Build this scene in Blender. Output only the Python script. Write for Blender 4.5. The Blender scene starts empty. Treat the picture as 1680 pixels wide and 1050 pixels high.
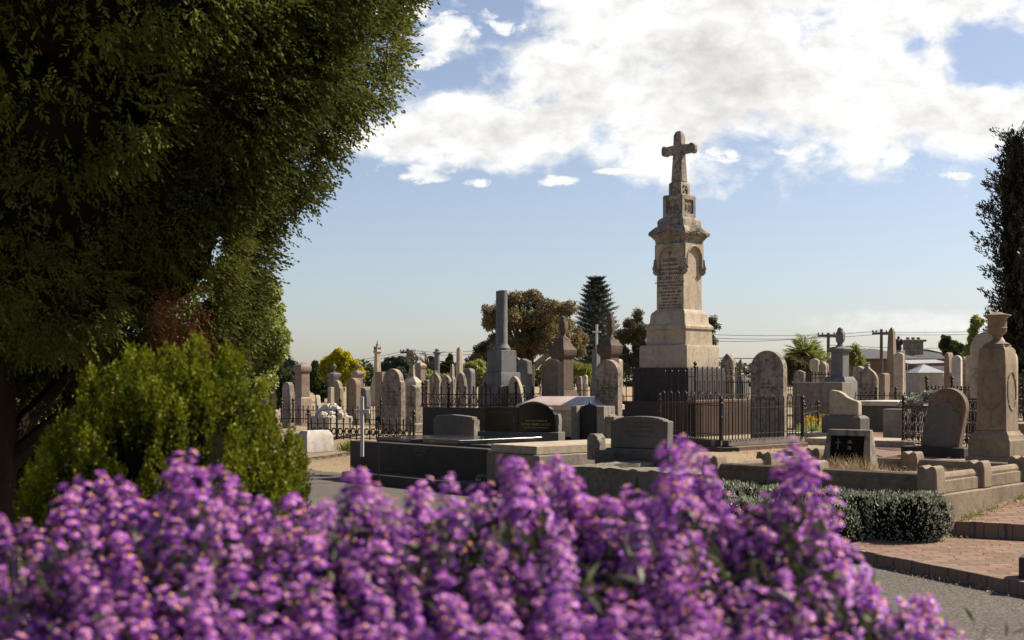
import bpy, math, random
import numpy as np
from mathutils import Vector, Matrix, noise
R=math.radians
scene=bpy.context.scene
col=scene.collection
F=2100.; CX=840.; HY=620.; CZ=1.6; G=43.
def X(px,D): return (px-CX)/F*D
def Z(py,D): return CZ+(HY-py)/F*D
def M(n,D): return n/F*D
def rel(px,D,az): return R(az)-math.atan((px-CX)/F)
# ---------------------------------------------------------------- camera, light
cam=bpy.data.cameras.new('camera'); co=bpy.data.objects.new('camera',cam); col.objects.link(co)
co.location=(0,0,CZ); co.rotation_euler=(R(90),0,0)
cam.lens=45; cam.sensor_width=36; cam.shift_y=95/1680; cam.clip_end=3000; cam.clip_start=.05
cam.dof.use_dof=True; cam.dof.focus_distance=21; cam.dof.aperture_fstop=4.4; cam.dof.aperture_blades=9
scene.camera=co
EL,AZ=43.,21.
sd=Vector((math.cos(R(EL))*math.cos(R(AZ)),math.cos(R(EL))*math.sin(R(AZ)),math.sin(R(EL))))
sl=bpy.data.lights.new('sun','SUN'); so=bpy.data.objects.new('sun',sl); col.objects.link(so)
sl.energy=4.25; sl.angle=R(.5); sl.color=(1,.87,.68)
so.rotation_euler=sd.to_track_quat('Z','Y').to_euler(); so.location=(20,5,20)
scene.view_settings.view_transform='Standard'; scene.view_settings.look='None'
scene.view_settings.exposure=1.22; scene.view_settings.gamma=1
scene.cycles.use_denoising=True
scene.cycles.max_bounces=6; scene.cycles.diffuse_bounces=3; scene.cycles.glossy_bounces=2; scene.cycles.transmission_bounces=3; scene.cycles.transparent_max_bounces=6
# ---------------------------------------------------------------- node helpers
class N:
    def __init__(s,tree): s.t=tree
    def n(s,typ,**k):
        x=s.t.nodes.new(typ)
        for a,b in k.items(): setattr(x,a,b)
        return x
    def l(s,a,b): s.t.links.new(a,b)
    def setin(s,node,i,v):
        if hasattr(v,'is_linked') or isinstance(v,bpy.types.NodeSocket): s.l(v,node.inputs[i])
        else: node.inputs[i].default_value=v
    def m(s,op,a,b=None,c=None,clamp=False):
        x=s.n('ShaderNodeMath',operation=op); x.use_clamp=clamp
        s.setin(x,0,a)
        if b is not None: s.setin(x,1,b)
        if c is not None: s.setin(x,2,c)
        return x.outputs[0]
    def mix(s,f,a,b,mode='MIX'):
        x=s.n('ShaderNodeMix',data_type='RGBA',blend_type=mode)
        s.setin(x,0,f); s.setin(x,6,a if not isinstance(a,tuple) else (*a[:3],1)); s.setin(x,7,b if not isinstance(b,tuple) else (*b[:3],1))
        return x.outputs[2]
    def noise(s,vec,scale,detail=4,rough=.55,dist=0):
        x=s.n('ShaderNodeTexNoise'); s.l(vec,x.inputs['Vector'])
        x.inputs['Scale'].default_value=scale; x.inputs['Detail'].default_value=detail
        x.inputs['Roughness'].default_value=rough; x.inputs['Distortion'].default_value=dist
        return x.outputs['Fac']
    def ramp(s,v,lo,hi):
        x=s.n('ShaderNodeMapRange'); x.interpolation_type='SMOOTHSTEP'; s.l(v,x.inputs[0])
        x.inputs[1].default_value=lo; x.inputs[2].default_value=hi
        return x.outputs[0]
# ---------------------------------------------------------------- world: sky and clouds
w=bpy.data.worlds.new('World'); scene.world=w; w.use_nodes=True
t=w.node_tree; t.nodes.clear(); q=N(t)
sky=q.n('ShaderNodeTexSky',sky_type='NISHITA'); sky.sun_disc=False
sky.sun_elevation=R(EL); sky.sun_rotation=R(90-AZ); sky.air_density=1.0; sky.dust_density=.7; sky.ozone_density=2.2
tc=q.n('ShaderNodeTexCoord'); sp=q.n('ShaderNodeSeparateXYZ'); q.l(tc.outputs['Generated'],sp.inputs[0])
ysafe=q.m('MAXIMUM',sp.outputs[1],.05)
u=q.m('DIVIDE',sp.outputs[0],ysafe); v=q.m('DIVIDE',sp.outputs[2],ysafe)
def ell(px,py,rx,ry,gain=1.0):
    a=q.m('DIVIDE',q.m('SUBTRACT',u,(px-CX)/F),rx/F); b=q.m('DIVIDE',q.m('SUBTRACT',v,(HY-py)/F),ry/F)
    r2=q.m('ADD',q.m('MULTIPLY',a,a),q.m('MULTIPLY',b,b))
    e=q.m('SUBTRACT',1.0,r2); e=q.m('MAXIMUM',e,-4.0)
    return q.m('MULTIPLY',e,gain) if gain!=1 else e
big=[(1250,120,400,150),(850,205,260,62),(1100,60,260,120),(1560,190,260,62),(1000,130,300,110),(770,222,170,48),(1400,-30,560,120),(1180,185,230,72)]
small=[(765,42,90,34),(683,282,74,19),(1452,258,78,17),(1572,289,46,8),(1165,252,85,17),(912,296,42,10),(790,300,40,9),(1015,281,55,6),(700,95,46,26),(1300,245,40,18),(1595,215,36,22),(650,15,80,28)]
mm=None
for e in big:
    x_=ell(*e); mm=x_ if mm is None else q.m('SMOOTH_MAX',mm,x_,.25)
ms=None
for e in small:
    x_=ell(*e); ms=x_ if ms is None else q.m('MAXIMUM',ms,x_)
for e in [(1640,60,95,95,1.1),(790,118,110,42,1.2),(860,60,60,30,.5),(1490,60,30,30,.5)]:
    x_=q.m('MAXIMUM',ell(*e),0.0); mm=q.m('SUBTRACT',mm,q.m('MULTIPLY',x_,1.3))
cv=q.n('ShaderNodeCombineXYZ'); q.l(u,cv.inputs[0]); q.l(q.m('MULTIPLY',v,1.5),cv.inputs[1])
n1=q.noise(cv.outputs[0],13,10,.6,.25); n2=q.noise(cv.outputs[0],38,7,.6,.3)
nn=q.m('ADD',q.m('MULTIPLY',q.m('SUBTRACT',n1,.5),6.0),q.m('MULTIPLY',q.m('SUBTRACT',n2,.5),1.9))
db=q.m('MULTIPLY',q.ramp(q.m('ADD',mm,nn),-.85,.65),.97)
nn2=q.m('ADD',q.m('MULTIPLY',q.m('SUBTRACT',n1,.5),3.0),q.m('MULTIPLY',q.m('SUBTRACT',n2,.5),5.5))
dsml=q.m('MULTIPLY',q.ramp(q.m('ADD',ms,nn2),.1,.95),.85)
haze_low=q.m('MULTIPLY',q.ramp(q.m('ADD',ell(1560,528,260,26),q.m('MULTIPLY',nn,.6)),0,1.2),.45)
dens=q.m('MAXIMUM',q.m('MAXIMUM',db,dsml),haze_low)
dens=q.m('MULTIPLY',dens,q.ramp(sp.outputs[1],.06,.2))
# cloud body: brighter rims, greyer thick parts
thick=q.ramp(q.m('ADD',mm,q.m('MULTIPLY',q.m('SUBTRACT',q.noise(cv.outputs[0],9,6,.55,.2),.5),3.4)),.35,1.75)
puff=q.noise(cv.outputs[0],30,8,.62,.15)
ccol=q.mix(thick,(6.7,6.6,6.4),(4.75,4.6,4.4))
cmul=q.n('ShaderNodeVectorMath',operation='SCALE'); q.l(ccol,cmul.inputs[0]); q.l(q.m('ADD',.52,q.m('MULTIPLY',puff,1.05)),cmul.inputs[3])
# sky colour tinted, desaturated and dimmed evenly
skym=q.n('ShaderNodeHueSaturation'); skym.inputs['Saturation'].default_value=.78; skym.inputs['Value'].default_value=.77; q.l(q.mix(1.0,sky.outputs[0],(.985,.965,1.055),'MULTIPLY'),skym.inputs['Color'])
cf=q.mix(dens,skym.outputs[0],cmul.outputs[0])
bg=q.n('ShaderNodeBackground'); bg.inputs[1].default_value=.066; q.l(cf,bg.inputs[0])
ow=q.n('ShaderNodeOutputWorld'); q.l(bg.outputs[0],ow.inputs[0])
w.cycles.sampling_method='AUTOMATIC'
# ---------------------------------------------------------------- materials
MAT={}
def newmat(name):
    m=bpy.data.materials.new(name); m.use_nodes=True; t=m.node_tree; t.nodes.clear(); q=N(t)
    out=q.n('ShaderNodeOutputMaterial'); b=q.n('ShaderNodeBsdfPrincipled'); q.l(b.outputs[0],out.inputs[0])
    MAT[name]=m; return m,q,b,out
def coords(q,rand=True):
    tc=q.n('ShaderNodeTexCoord'); v=tc.outputs['Object']
    if rand:
        oi=q.n('ShaderNodeObjectInfo'); a=q.n('ShaderNodeVectorMath',operation='ADD'); q.l(v,a.inputs[0])
        q.l(q.m('MULTIPLY',oi.outputs['Random'],37.),a.inputs[1]); v=a.outputs[0]
    return v
KA=.86
def stone(name,c,c2,lich=(.06,.055,.05),rough=.85,amt=.5,grain=60,gamt=.25,bump=.35,spec=.3,streak=.5):
    c=tuple(x*KA for x in c); c2=tuple(x*KA for x in c2); lich=tuple(x*KA for x in lich)
    m,q,b,out=newmat(name); v=coords(q)
    big=q.ramp(q.noise(v,2.2,6,.6),.35,.68)
    mp=q.n('ShaderNodeMapping'); mp.inputs['Scale'].default_value=(7,7,.9); q.l(v,mp.inputs[0])
    st=q.ramp(q.noise(mp.outputs[0],1.,5,.6),.44,.66)
    gr=q.noise(v,grain,3,.7); md=q.noise(v,14,6,.65)
    cc=q.mix(big,c,c2)
    cc=q.mix(q.m('MULTIPLY',q.ramp(md,.45,.68),amt*.7),cc,lich)
    cc=q.mix(q.m('MULTIPLY',st,amt*streak),cc,lich)
    cc=q.mix(q.m('MULTIPLY',q.ramp(gr,.35,.7),gamt),cc,tuple(x*.35 for x in c))
    q.l(cc,b.inputs['Base Color']); b.inputs['Roughness'].default_value=rough
    b.inputs['Specular IOR Level'].default_value=spec
    bp=q.n('ShaderNodeBump'); bp.inputs['Strength'].default_value=bump; bp.inputs['Distance'].default_value=.01
    q.l(q.m('ADD',q.m('MULTIPLY',gr,.5),md),bp.inputs['Height']); q.l(bp.outputs[0],b.inputs['Normal'])
    return m
stone('sand',(.485,.42,.325),(.41,.335,.245),(.12,.10,.08),amt=.55)
stone('sand_dark',(.30,.235,.165),(.22,.17,.12),(.07,.052,.04),amt=.55)
stone('sand_grey',(.38,.325,.26),(.25,.22,.18),(.05,.045,.042),amt=1.25)
stone('cream',(.50,.44,.35),(.40,.345,.27),(.10,.09,.08),amt=.55)
stone('white',(.66,.62,.56),(.52,.48,.43),(.16,.14,.12),amt=.45)
stone('marble',(.56,.51,.44),(.42,.37,.31),(.10,.085,.07),amt=.8)
stone('pink',(.31,.225,.18),(.22,.16,.13),(.09,.06,.05),amt=.6,gamt=.35,bump=.1,rough=.55)
stone('pale_pink',(.58,.46,.42),(.52,.40,.37),(.25,.2,.18),amt=.2,gamt=.2,bump=.08,rough=.4)
stone('brown',(.17,.10,.075),(.13,.08,.06),(.03,.022,.02),amt=.5,gamt=.3,rough=.6)
stone('blue',(.17,.175,.18),(.13,.135,.14),(.04,.04,.04),amt=.5,bump=.2,rough=.7)
stone('concrete',(.30,.27,.225),(.22,.195,.165),(.07,.06,.05),amt=.6)
stone('granite',(.17,.16,.15),(.13,.125,.12),(.05,.045,.04),amt=.35,grain=110,gamt=.7,bump=.5,rough=.75)
stone('roughgranite',(.27,.24,.20),(.19,.17,.14),(.07,.06,.05),amt=.6,grain=45,gamt=.6,bump=1.0)
stone('slate',(.035,.035,.037),(.022,.022,.024),(.06,.055,.05),amt=.25,bump=.08,rough=.5,gamt=.2)
stone('blackgranite',(.012,.012,.013),(.009,.009,.010),(.02,.02,.02),amt=.1,bump=.02,rough=.12,spec=.5,gamt=.2)
stone('basalt',(.055,.045,.042),(.035,.03,.028),(.02,.02,.02),amt=.4,rough=.7)
stone('reddark',(.09,.06,.048),(.065,.045,.037),(.03,.02,.018),amt=.4,rough=.45,bump=.12)
stone('iron',(.022,.015,.013),(.055,.028,.02),(.02,.013,.011),amt=.5,rough=.65,grain=90,bump=.3)
stone('blackpaint',(.012,.012,.012),(.02,.016,.014),(.01,.01,.01),amt=.2,rough=.5)
stone('engrave',(.16,.12,.09),(.12,.095,.07),(.02,.02,.02),amt=.1,bump=0)
stone('goldleaf',(.8,.58,.2),(.28,.2,.08),(.1,.08,.04),amt=.3,bump=0,rough=.4)
stone('silverleaf',(.16,.16,.16),(.12,.12,.12),(.05,.05,.05),amt=.2,bump=0,rough=.5)
stone('whitepaint',(.72,.71,.69),(.64,.62,.6),(.3,.27,.24),amt=.3,bump=.05,rough=.6)
stone('innerdark',(.010,.012,.006),(.014,.013,.008),(.006,.006,.005),amt=.4,bump=1.0,rough=1,spec=0)  # near-black colour that paints the shade inside foliage
stone('darkbark',(.03,.022,.016),(.02,.015,.011),(.01,.008,.006),amt=.4,bump=1.0,rough=1,spec=.05)
stone('urnbrown',(.145,.105,.085),(.10,.075,.06),(.05,.035,.03),amt=.7)
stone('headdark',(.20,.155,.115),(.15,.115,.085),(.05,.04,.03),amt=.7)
stone('bark',(.09,.065,.048),(.06,.042,.03),(.03,.024,.02),amt=.6,grain=25,bump=1.0)
stone('deadwood',(.16,.12,.09),(.1,.08,.06),(.04,.03,.025),amt=.4)
stone('tin',(.42,.43,.45),(.36,.37,.39),(.2,.2,.2),amt=.2,rough=.4,bump=.05)
stone('slateroof',(.085,.085,.09),(.06,.06,.066),(.05,.05,.05),amt=.3,bump=.1)
stone('cable',(.04,.04,.045),(.04,.04,.045),amt=0,bump=0)
def brickmat(name,c1,c2,mort,bw,bh,face='XY',sz=.006,off=.5):
    m,q,b,out=newmat(name); tc=q.n('ShaderNodeTexCoord'); v=tc.outputs['Object']
    if face!='XY':
        s_=q.n('ShaderNodeSeparateXYZ'); q.l(v,s_.inputs[0]); c_=q.n('ShaderNodeCombineXYZ')
        q.l(q.m('ADD',s_.outputs[0],s_.outputs[1]),c_.inputs[0]); q.l(s_.outputs[2],c_.inputs[1]); vv=c_.outputs[0]
    else: vv=v
    wob=q.n('ShaderNodeTexNoise'); wob.inputs['Scale'].default_value=3; q.l(v,wob.inputs['Vector'])
    ad=q.n('ShaderNodeVectorMath',operation='MULTIPLY_ADD'); q.l(wob.outputs['Color'],ad.inputs[0]); ad.inputs[1].default_value=(.03,.03,0); q.l(vv,ad.inputs[2])
    br=q.n('ShaderNodeTexBrick'); q.l(ad.outputs[0],br.inputs['Vector']); br.offset=off
    br.inputs['Color1'].default_value=(*c1,1); br.inputs['Color2'].default_value=(*c2,1); br.inputs['Mortar'].default_value=(*mort,1)
    br.inputs['Scale'].default_value=1; br.inputs['Mortar Size'].default_value=sz; br.inputs['Brick Width'].default_value=bw; br.inputs['Row Height'].default_value=bh
    n_=q.noise(v,3,6,.65); f_=q.noise(v,60,4,.7)
    cc=q.mix(q.m('MULTIPLY',q.ramp(n_,.4,.7),.45),br.outputs['Color'],(.12,.095,.075))
    cc=q.mix(q.m('MULTIPLY',q.ramp(f_,.4,.7),.35),cc,(.17,.12,.09))
    q.l(cc,b.inputs['Base Color']); b.inputs['Roughness'].default_value=.9
    bp=q.n('ShaderNodeBump'); bp.inputs['Strength'].default_value=.6; bp.inputs['Distance'].default_value=.008
    q.l(q.m('SUBTRACT',q.m('MULTIPLY',f_,.4),br.outputs['Fac']),bp.inputs['Height']); q.l(bp.outputs[0],b.inputs['Normal'])
brickmat('brickpave',(.235,.125,.075),(.115,.058,.035),(.035,.028,.02),.225,.11,sz=.009)
brickmat('brickriser',(.20,.13,.095),(.15,.095,.07),(.07,.05,.04),.115,.4,'XZ')
brickmat('brickwall',(.20,.085,.055),(.15,.06,.045),(.22,.17,.13),.23,.08,'XZ')
KL=.92
def leafmat(name,c1,c2,c3=None,trans=.35,rough=.5,p3=.08,spec=.3):
    c1=tuple(x*KL for x in c1); c2=tuple(x*KL for x in c2); c3=c3 and tuple(x*KL for x in c3); m,q,b,out=newmat(name); at=q.n('ShaderNodeAttribute'); at.attribute_name='rnd'; r=at.outputs['Fac']
    cc=q.mix(r,c1,c2)
    if c3: cc=q.mix(q.m('LESS_THAN',q.m('FRACT',q.m('MULTIPLY',r,17.3)),p3),cc,c3)
    q.l(cc,b.inputs['Base Color']); b.inputs['Roughness'].default_value=rough; b.inputs['Specular IOR Level'].default_value=spec
    tr=q.n('ShaderNodeBsdfTranslucent'); q.l(cc,tr.inputs[0]); mx=q.n('ShaderNodeMixShader'); mx.inputs[0].default_value=trans
    q.l(b.outputs[0],mx.inputs[1]); q.l(tr.outputs[0],mx.inputs[2]); q.l(mx.outputs[0],out.inputs[0])
leafmat('conifer',(.004,.008,.002),(.145,.165,.032),(.12,.065,.025),p3=.012,trans=.35,spec=.10,rough=.7)
leafmat('conifer_brown',(.16,.065,.03),(.22,.10,.045),trans=.25)
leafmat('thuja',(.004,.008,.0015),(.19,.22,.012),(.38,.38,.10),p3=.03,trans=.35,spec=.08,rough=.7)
leafmat('broad',(.12,.17,.03),(.38,.42,.11),(.6,.6,.3),p3=.12)
leafmat('fig',(.09,.075,.035),(.32,.24,.12),(.06,.07,.03),p3=.2,trans=.45)
leafmat('fig_gold',(.20,.12,.045),(.30,.19,.08))
leafmat('pine',(.03,.05,.035),(.11,.14,.09),trans=.1)
leafmat('cypress',(.020,.022,.016),(.035,.036,.024),trans=.08)
leafmat('yellow',(.32,.33,.015),(.80,.70,.04),(.25,.24,.02),p3=.15,trans=.4)
leafmat('green',(.035,.05,.014),(.085,.105,.03),trans=.3)
leafmat('limegreen',(.14,.17,.03),(.26,.29,.07),trans=.4)
leafmat('gum',(.06,.06,.03),(.15,.13,.065),(.22,.17,.08),p3=.12,trans=.3)
leafmat('silver',(.15,.175,.11),(.46,.50,.38),(.7,.7,.6),p3=.2,trans=.1,rough=.45)
leafmat('straw',(.30,.21,.11),(.55,.43,.27),trans=.25)
leafmat('petal',(.11,.013,.32),(.58,.165,.82),(.90,.47,.96),p3=.14,trans=.30,rough=.5,spec=.2)
leafmat('centre',(.70,.30,.03),(.80,.42,.08),(.30,.20,.03),p3=.3,trans=.1)
leafmat('stem',(.012,.02,.006),(.055,.075,.02),trans=.35)
leafmat('marigold',(.45,.22,.02),(.6,.4,.04),trans=.3)
def groundmat(name,c1,c2,c3,scale=1.5,grain=90,gb=.6,gamt=.6):
    c1,c2,c3=[tuple(x*.88 for x in k) for k in (c1,c2,c3)]; m,q,b,out=newmat(name); v=coords(q,False)
    a=q.ramp(q.noise(v,scale,7,.65),.38,.62); g=q.noise(v,grain,3,.75); g2=q.noise(v,grain*.25,5,.7)
    cc=q.mix(a,c1,c2); cc=q.mix(q.m('MULTIPLY',q.ramp(g2,.45,.7),gamt),cc,c3)
    cc=q.mix(q.m('MULTIPLY',q.ramp(g,.45,.62),gamt*.9),cc,tuple(min(1,x*1.9) for x in c1))
    cc=q.mix(q.m('MULTIPLY',q.ramp(g,.52,.36),gamt*.9),cc,tuple(x*.4 for x in c1))
    q.l(cc,b.inputs['Base Color']); b.inputs['Roughness'].default_value=.95; b.inputs['Specular IOR Level'].default_value=.2
    bp=q.n('ShaderNodeBump'); bp.inputs['Strength'].default_value=gb; bp.inputs['Distance'].default_value=.01
    q.l(q.m('ADD',g,g2),bp.inputs['Height']); q.l(bp.outputs[0],b.inputs['Normal'])
groundmat('earth',(.30,.225,.145),(.22,.165,.105),(.12,.10,.06),1.1,60)
groundmat('asphalt',(.095,.085,.078),(.12,.108,.098),(.05,.045,.042),.8,62,.8,1.0)
groundmat('soil',(.24,.185,.12),(.17,.13,.085),(.09,.07,.045),2.5,50)
groundmat('gravel',(.30,.26,.21),(.20,.17,.14),(.08,.07,.06),6,55,1)
# ---------------------------------------------------------------- mesh builder
class MB:
    def __init__(s): s.v=[]; s.f=[]; s.mi=[]; s.tf=None; s.cur=0
    def add(s,vs,fs):
        o=len(s.v)
        for p in vs:
            p=Vector(p)
            if s.tf is not None: p=s.tf@p
            s.v.append(tuple(p))
        for f in fs: s.f.append([i+o for i in f]); s.mi.append(s.cur)
        return s
    def box(s,x0,x1,y0,y1,z0,z1):
        return s.frust([((x0+x1)/2,(y0+y1)/2,abs(x1-x0)/2,abs(y1-y0)/2,z0),((x0+x1)/2,(y0+y1)/2,abs(x1-x0)/2,abs(y1-y0)/2,z1)],full=True)
    def frust(s,lv,full=False,cx=0,cy=0):
        # rings of rectangles: (hx,hy,z) or (h,z)
        vs=[]; fs=[]
        for L in lv:
            if full: a,b,hx,hy,z=L
            else:
                a,b=cx,cy
                if len(L)==2: hx=hy=L[0]; z=L[1]
                else: hx,hy,z=L
            vs+=[(a-hx,b-hy,z),(a+hx,b-hy,z),(a+hx,b+hy,z),(a-hx,b+hy,z)]
        n=len(lv)
        fs.append([3,2,1,0]); fs.append([4*(n-1)+i for i in range(4)])
        for k in range(n-1):
            for i in range(4):
                j=(i+1)%4; fs.append([4*k+i,4*k+j,4*k+4+j,4*k+4+i])
        return s.add(vs,fs)
    def prism(s,pts,y0,y1):
        n=len(pts); vs=[(x,y0,z) for x,z in pts]+[(x,y1,z) for x,z in pts]
        fs=[list(range(n)),[2*n-1-i for i in range(n)]]
        for i in range(n):
            j=(i+1)%n; fs.append([i,i+n,j+n,j])
        return s.add(vs,fs)
    def poly(s,pts,z0,z1):
        # vertical prism over xy polygon (ccw); z1 may be callable
        f1=z1 if callable(z1) else (lambda x,y:z1)
        n=len(pts); vs=[(x,y,z0) for x,y in pts]+[(x,y,f1(x,y)) for x,y in pts]
        fs=[list(range(n))[::-1],[i+n for i in range(n)]]
        for i in range(n):
            j=(i+1)%n; fs.append([i,j,j+n,i+n])
        return s.add(vs,fs)
    def lathe(s,prof,n=16,cx=0,cy=0,sx=1,sy=1):
        vs=[];fs=[]
        for r,z in prof:
            for i in range(n):
                a=2*math.pi*i/n; vs.append((cx+r*sx*math.cos(a),cy+r*sy*math.sin(a),z))
        for k in range(len(prof)-1):
            for i in range(n):
                j=(i+1)%n; fs.append([k*n+i,k*n+j,k*n+n+j,k*n+n+i])
        fs.append(list(range(n))[::-1]); fs.append([(len(prof)-1)*n+i for i in range(n)])
        return s.add(vs,fs)
    def tube(s,pts,r,n=6,closed=False):
        pts=[Vector(p) for p in pts]; vs=[];fs=[]; m=len(pts)
        rr=r if isinstance(r,(list,tuple)) else [r]*m
        up0=None
        for k,p in enumerate(pts):
            a=pts[(k-1)%m] if (closed or k>0) else p; b=pts[(k+1)%m] if (closed or k<m-1) else p
            d=(b-a).normalized()
            ref=Vector((0,0,1)) if abs(d.z)<.9 else Vector((0,1,0)) 
            sx=d.cross(ref).normalized(); sy=sx.cross(d)
            if up0 is not None and sx.dot(up0)<0: sx=-sx; sy=-sy
            up0=sx
            for i in range(n):
                t_=2*math.pi*i/n+math.pi/4; vs.append(p+sx*math.cos(t_)*rr[k]+sy*math.sin(t_)*rr[k])
        R_=m if closed else m-1
        for k in range(R_):
            for i in range(n):
                j=(i+1)%n; k2=(k+1)%m; fs.append([k*n+j,k*n+i,k2*n+i,k2*n+j])
        if not closed: fs.append(list(range(n))); fs.append([(m-1)*n+i for i in range(n)][::-1])
        return s.add(vs,fs)
    def blob(s,c,r,amp=.15,seed=0,n=12,m=8):
        vs=[];fs=[]
        for k in range(m+1):
            th=math.pi*k/m
            for i in range(n):
                a=2*math.pi*i/n; d=Vector((math.sin(th)*math.cos(a),math.sin(th)*math.sin(a),math.cos(th)))
                e=1+amp*noise.noise(d*2.3+Vector((seed*7.1,seed*3.3,0)))*2
                vs.append((c[0]+d.x*r[0]*e,c[1]+d.y*r[1]*e,c[2]+d.z*r[2]*e))
        for k in range(m):
            for i in range(n):
                j=(i+1)%n; fs.append([k*n+i,(k+1)*n+i,(k+1)*n+j,k*n+j])
        return s.add(vs,fs)
    def rock(s,x0,x1,y0,y1,z0,z1,amp=.02,res=.08,seed=0,fr=6):
        # box with hewn, displaced faces
        cache={}; 
        nx=max(1,round((x1-x0)/res)); ny=max(1,round((y1-y0)/res)); nz=max(1,round((z1-z0)/res))
        vs=[];fs=[]
        def vid(i,j,k):
            if (i,j,k) not in cache:
                p=Vector((x0+(x1-x0)*i/nx,y0+(y1-y0)*j/ny,z0+(z1-z0)*k/nz))
                dv=noise.noise_vector(p*fr+Vector((seed*5.,seed*2.7,seed)))*amp*1.6
                dv2=noise.noise_vector(p*fr*3+Vector((seed*5.,seed*2.7,seed)))*amp*.8
                if k==0: dv=dv*0; dv2=dv2*0
                cache[(i,j,k)]=len(vs); vs.append(p+dv+dv2)
            return cache[(i,j,k)]
        for i in range(nx):
            for j in range(ny):
                fs.append([vid(i,j,nz),vid(i+1,j,nz),vid(i+1,j+1,nz),vid(i,j+1,nz)])
                fs.append([vid(i,j,0),vid(i,j+1,0),vid(i+1,j+1,0),vid(i+1,j,0)])
        for i in range(nx):
            for k in range(nz):
                fs.append([vid(i,0,k),vid(i+1,0,k),vid(i+1,0,k+1),vid(i,0,k+1)])
                fs.append([vid(i,ny,k),vid(i,ny,k+1),vid(i+1,ny,k+1),vid(i+1,ny,k)])
        for j in range(ny):
            for k in range(nz):
                fs.append([vid(0,j,k),vid(0,j,k+1),vid(0,j+1,k+1),vid(0,j+1,k)])
                fs.append([vid(nx,j,k),vid(nx,j+1,k),vid(nx,j+1,k+1),vid(nx,j,k+1)])
        return s.add(vs,fs)
    def build(s,name,mat,parent=None,bevel=0,smooth=35):
        me=bpy.data.meshes.new(name); me.from_pydata(s.v,[],s.f)
        mats=mat if isinstance(mat,(list,tuple)) else [mat]
        for k in mats: me.materials.append(MAT[k])
        if len(mats)>1: me.polygons.foreach_set('material_index',s.mi)
        me.update()
        if smooth:
            me.polygons.foreach_set('use_smooth',[True]*len(me.polygons)); me.set_sharp_from_angle(angle=R(smooth))
        o=bpy.data.objects.new(name,me); col.objects.link(o)
        if parent is not None: o.parent=parent
        if bevel:
            b=o.modifiers.new('bevel','BEVEL'); b.width=bevel; b.segments=2; b.limit_method='ANGLE'; b.angle_limit=R(40); b.use_clamp_overlap=True; b.harden_normals=True
        return o
def tag(o,label=None,cat=None,group=None,kind=None):
    if label: o['label']=label
    if cat: o['category']=cat
    if group: o['group']=group
    if kind: o['kind']=kind
    return o
def thing(name,label,cat,loc,rotz=0,group=None,tilt=(0,0)):
    o=bpy.data.objects.new(name,None); col.objects.link(o); o.empty_display_size=.2
    o.location=loc; o.rotation_euler=(R(tilt[0]),R(tilt[1]),R(rotz)); return tag(o,label,cat,group)
def place(o,loc,rotz=0,tilt=(0,0)):
    o.location=loc; o.rotation_euler=(R(tilt[0]),R(tilt[1]),R(rotz)); return o
def text(body,size,mat,parent,x,z,y,name='inscription',rot=0,depth=.004,align='CENTER',space=1.0):
    cu=bpy.data.curves.new('t','FONT'); cu.body=body; cu.size=size; cu.align_x=align; cu.extrude=depth; cu.space_line=space; cu.resolution_u=2
    o=bpy.data.objects.new('t',cu); col.objects.link(o)
    dg=bpy.context.evaluated_depsgraph_get(); me=bpy.data.meshes.new_from_object(o.evaluated_get(dg)); me.name=name
    bpy.data.objects.remove(o); me.materials.clear(); me.materials.append(MAT[mat])
    t_=bpy.data.objects.new(name,me); col.objects.link(t_); t_.parent=parent
    t_.location=(x,y,z) if rot==0 else (y,x,z); t_.rotation_euler=(R(90),0,R(rot))
    return t_
# ---------------------------------------------------------------- foliage (numpy)
def npmesh(name,co,quads,mat,parent=None,rnd=None,extra=None,mi=None):
    me=bpy.data.meshes.new(name); co=np.asarray(co,dtype=np.float32); n=len(quads); k=quads.shape[1]
    me.vertices.add(len(co)); me.vertices.foreach_set('co',co.ravel())
    me.loops.add(n*k); me.loops.foreach_set('vertex_index',quads.ravel().astype(np.int32))
    me.polygons.add(n); me.polygons.foreach_set('loop_start',(np.arange(n)*k).astype(np.int32))
    for m_ in (mat if isinstance(mat,(list,tuple)) else [mat]): me.materials.append(MAT[m_])
    if mi is not None: me.polygons.foreach_set('material_index',mi.astype(np.int32))
    me.update(calc_edges=True)
    if rnd is not None:
        a=me.attributes.new('rnd','FLOAT','FACE'); a.data.foreach_set('value',rnd.astype(np.float32))
    o=bpy.data.objects.new(name,me); col.objects.link(o)
    if parent is not None: o.parent=parent
    return o
def unit(v): return v/np.maximum(np.linalg.norm(v,axis=1,keepdims=True),1e-9)
def leafgeo(P,D_,L,W,rg,curl=.15):
    n=len(P); D_=unit(D_); rv=rg.normal(size=(n,3)); S=unit(np.cross(D_,rv)); Nn=np.cross(S,D_)
    L=np.broadcast_to(L,(n,))[:,None]; W=np.broadcast_to(W,(n,))[:,None]
    mid=P+D_*L*.5+Nn*L*curl; tip=P+D_*L
    co=np.stack([P,mid+S*W*.5,tip,mid-S*W*.5],1).reshape(-1,3)
    return co,np.arange(4*n).reshape(n,4)
def lobepts(lobes,n,rg,inner=.35,cull=.72,yb=None):
    lobes=np.array(lobes,dtype=float); a=lobes[:,3]*lobes[:,4]+lobes[:,4]*lobes[:,5]+lobes[:,3]*lobes[:,5]
    i=rg.choice(len(lobes),n,p=a/a.sum()); d=unit(rg.normal(size=(n,3)))
    r=1-inner*rg.random(n)**2
    P=lobes[i,:3]+d*lobes[i,3:6]*r[:,None]
    keep=np.ones(n,bool)
    for L in lobes:
        q_=(((P-L[:3])/L[3:6])**2).sum(1); keep&=q_>cull**2*.98 if cull else True
    return P[keep],d[keep],i[keep]
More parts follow.
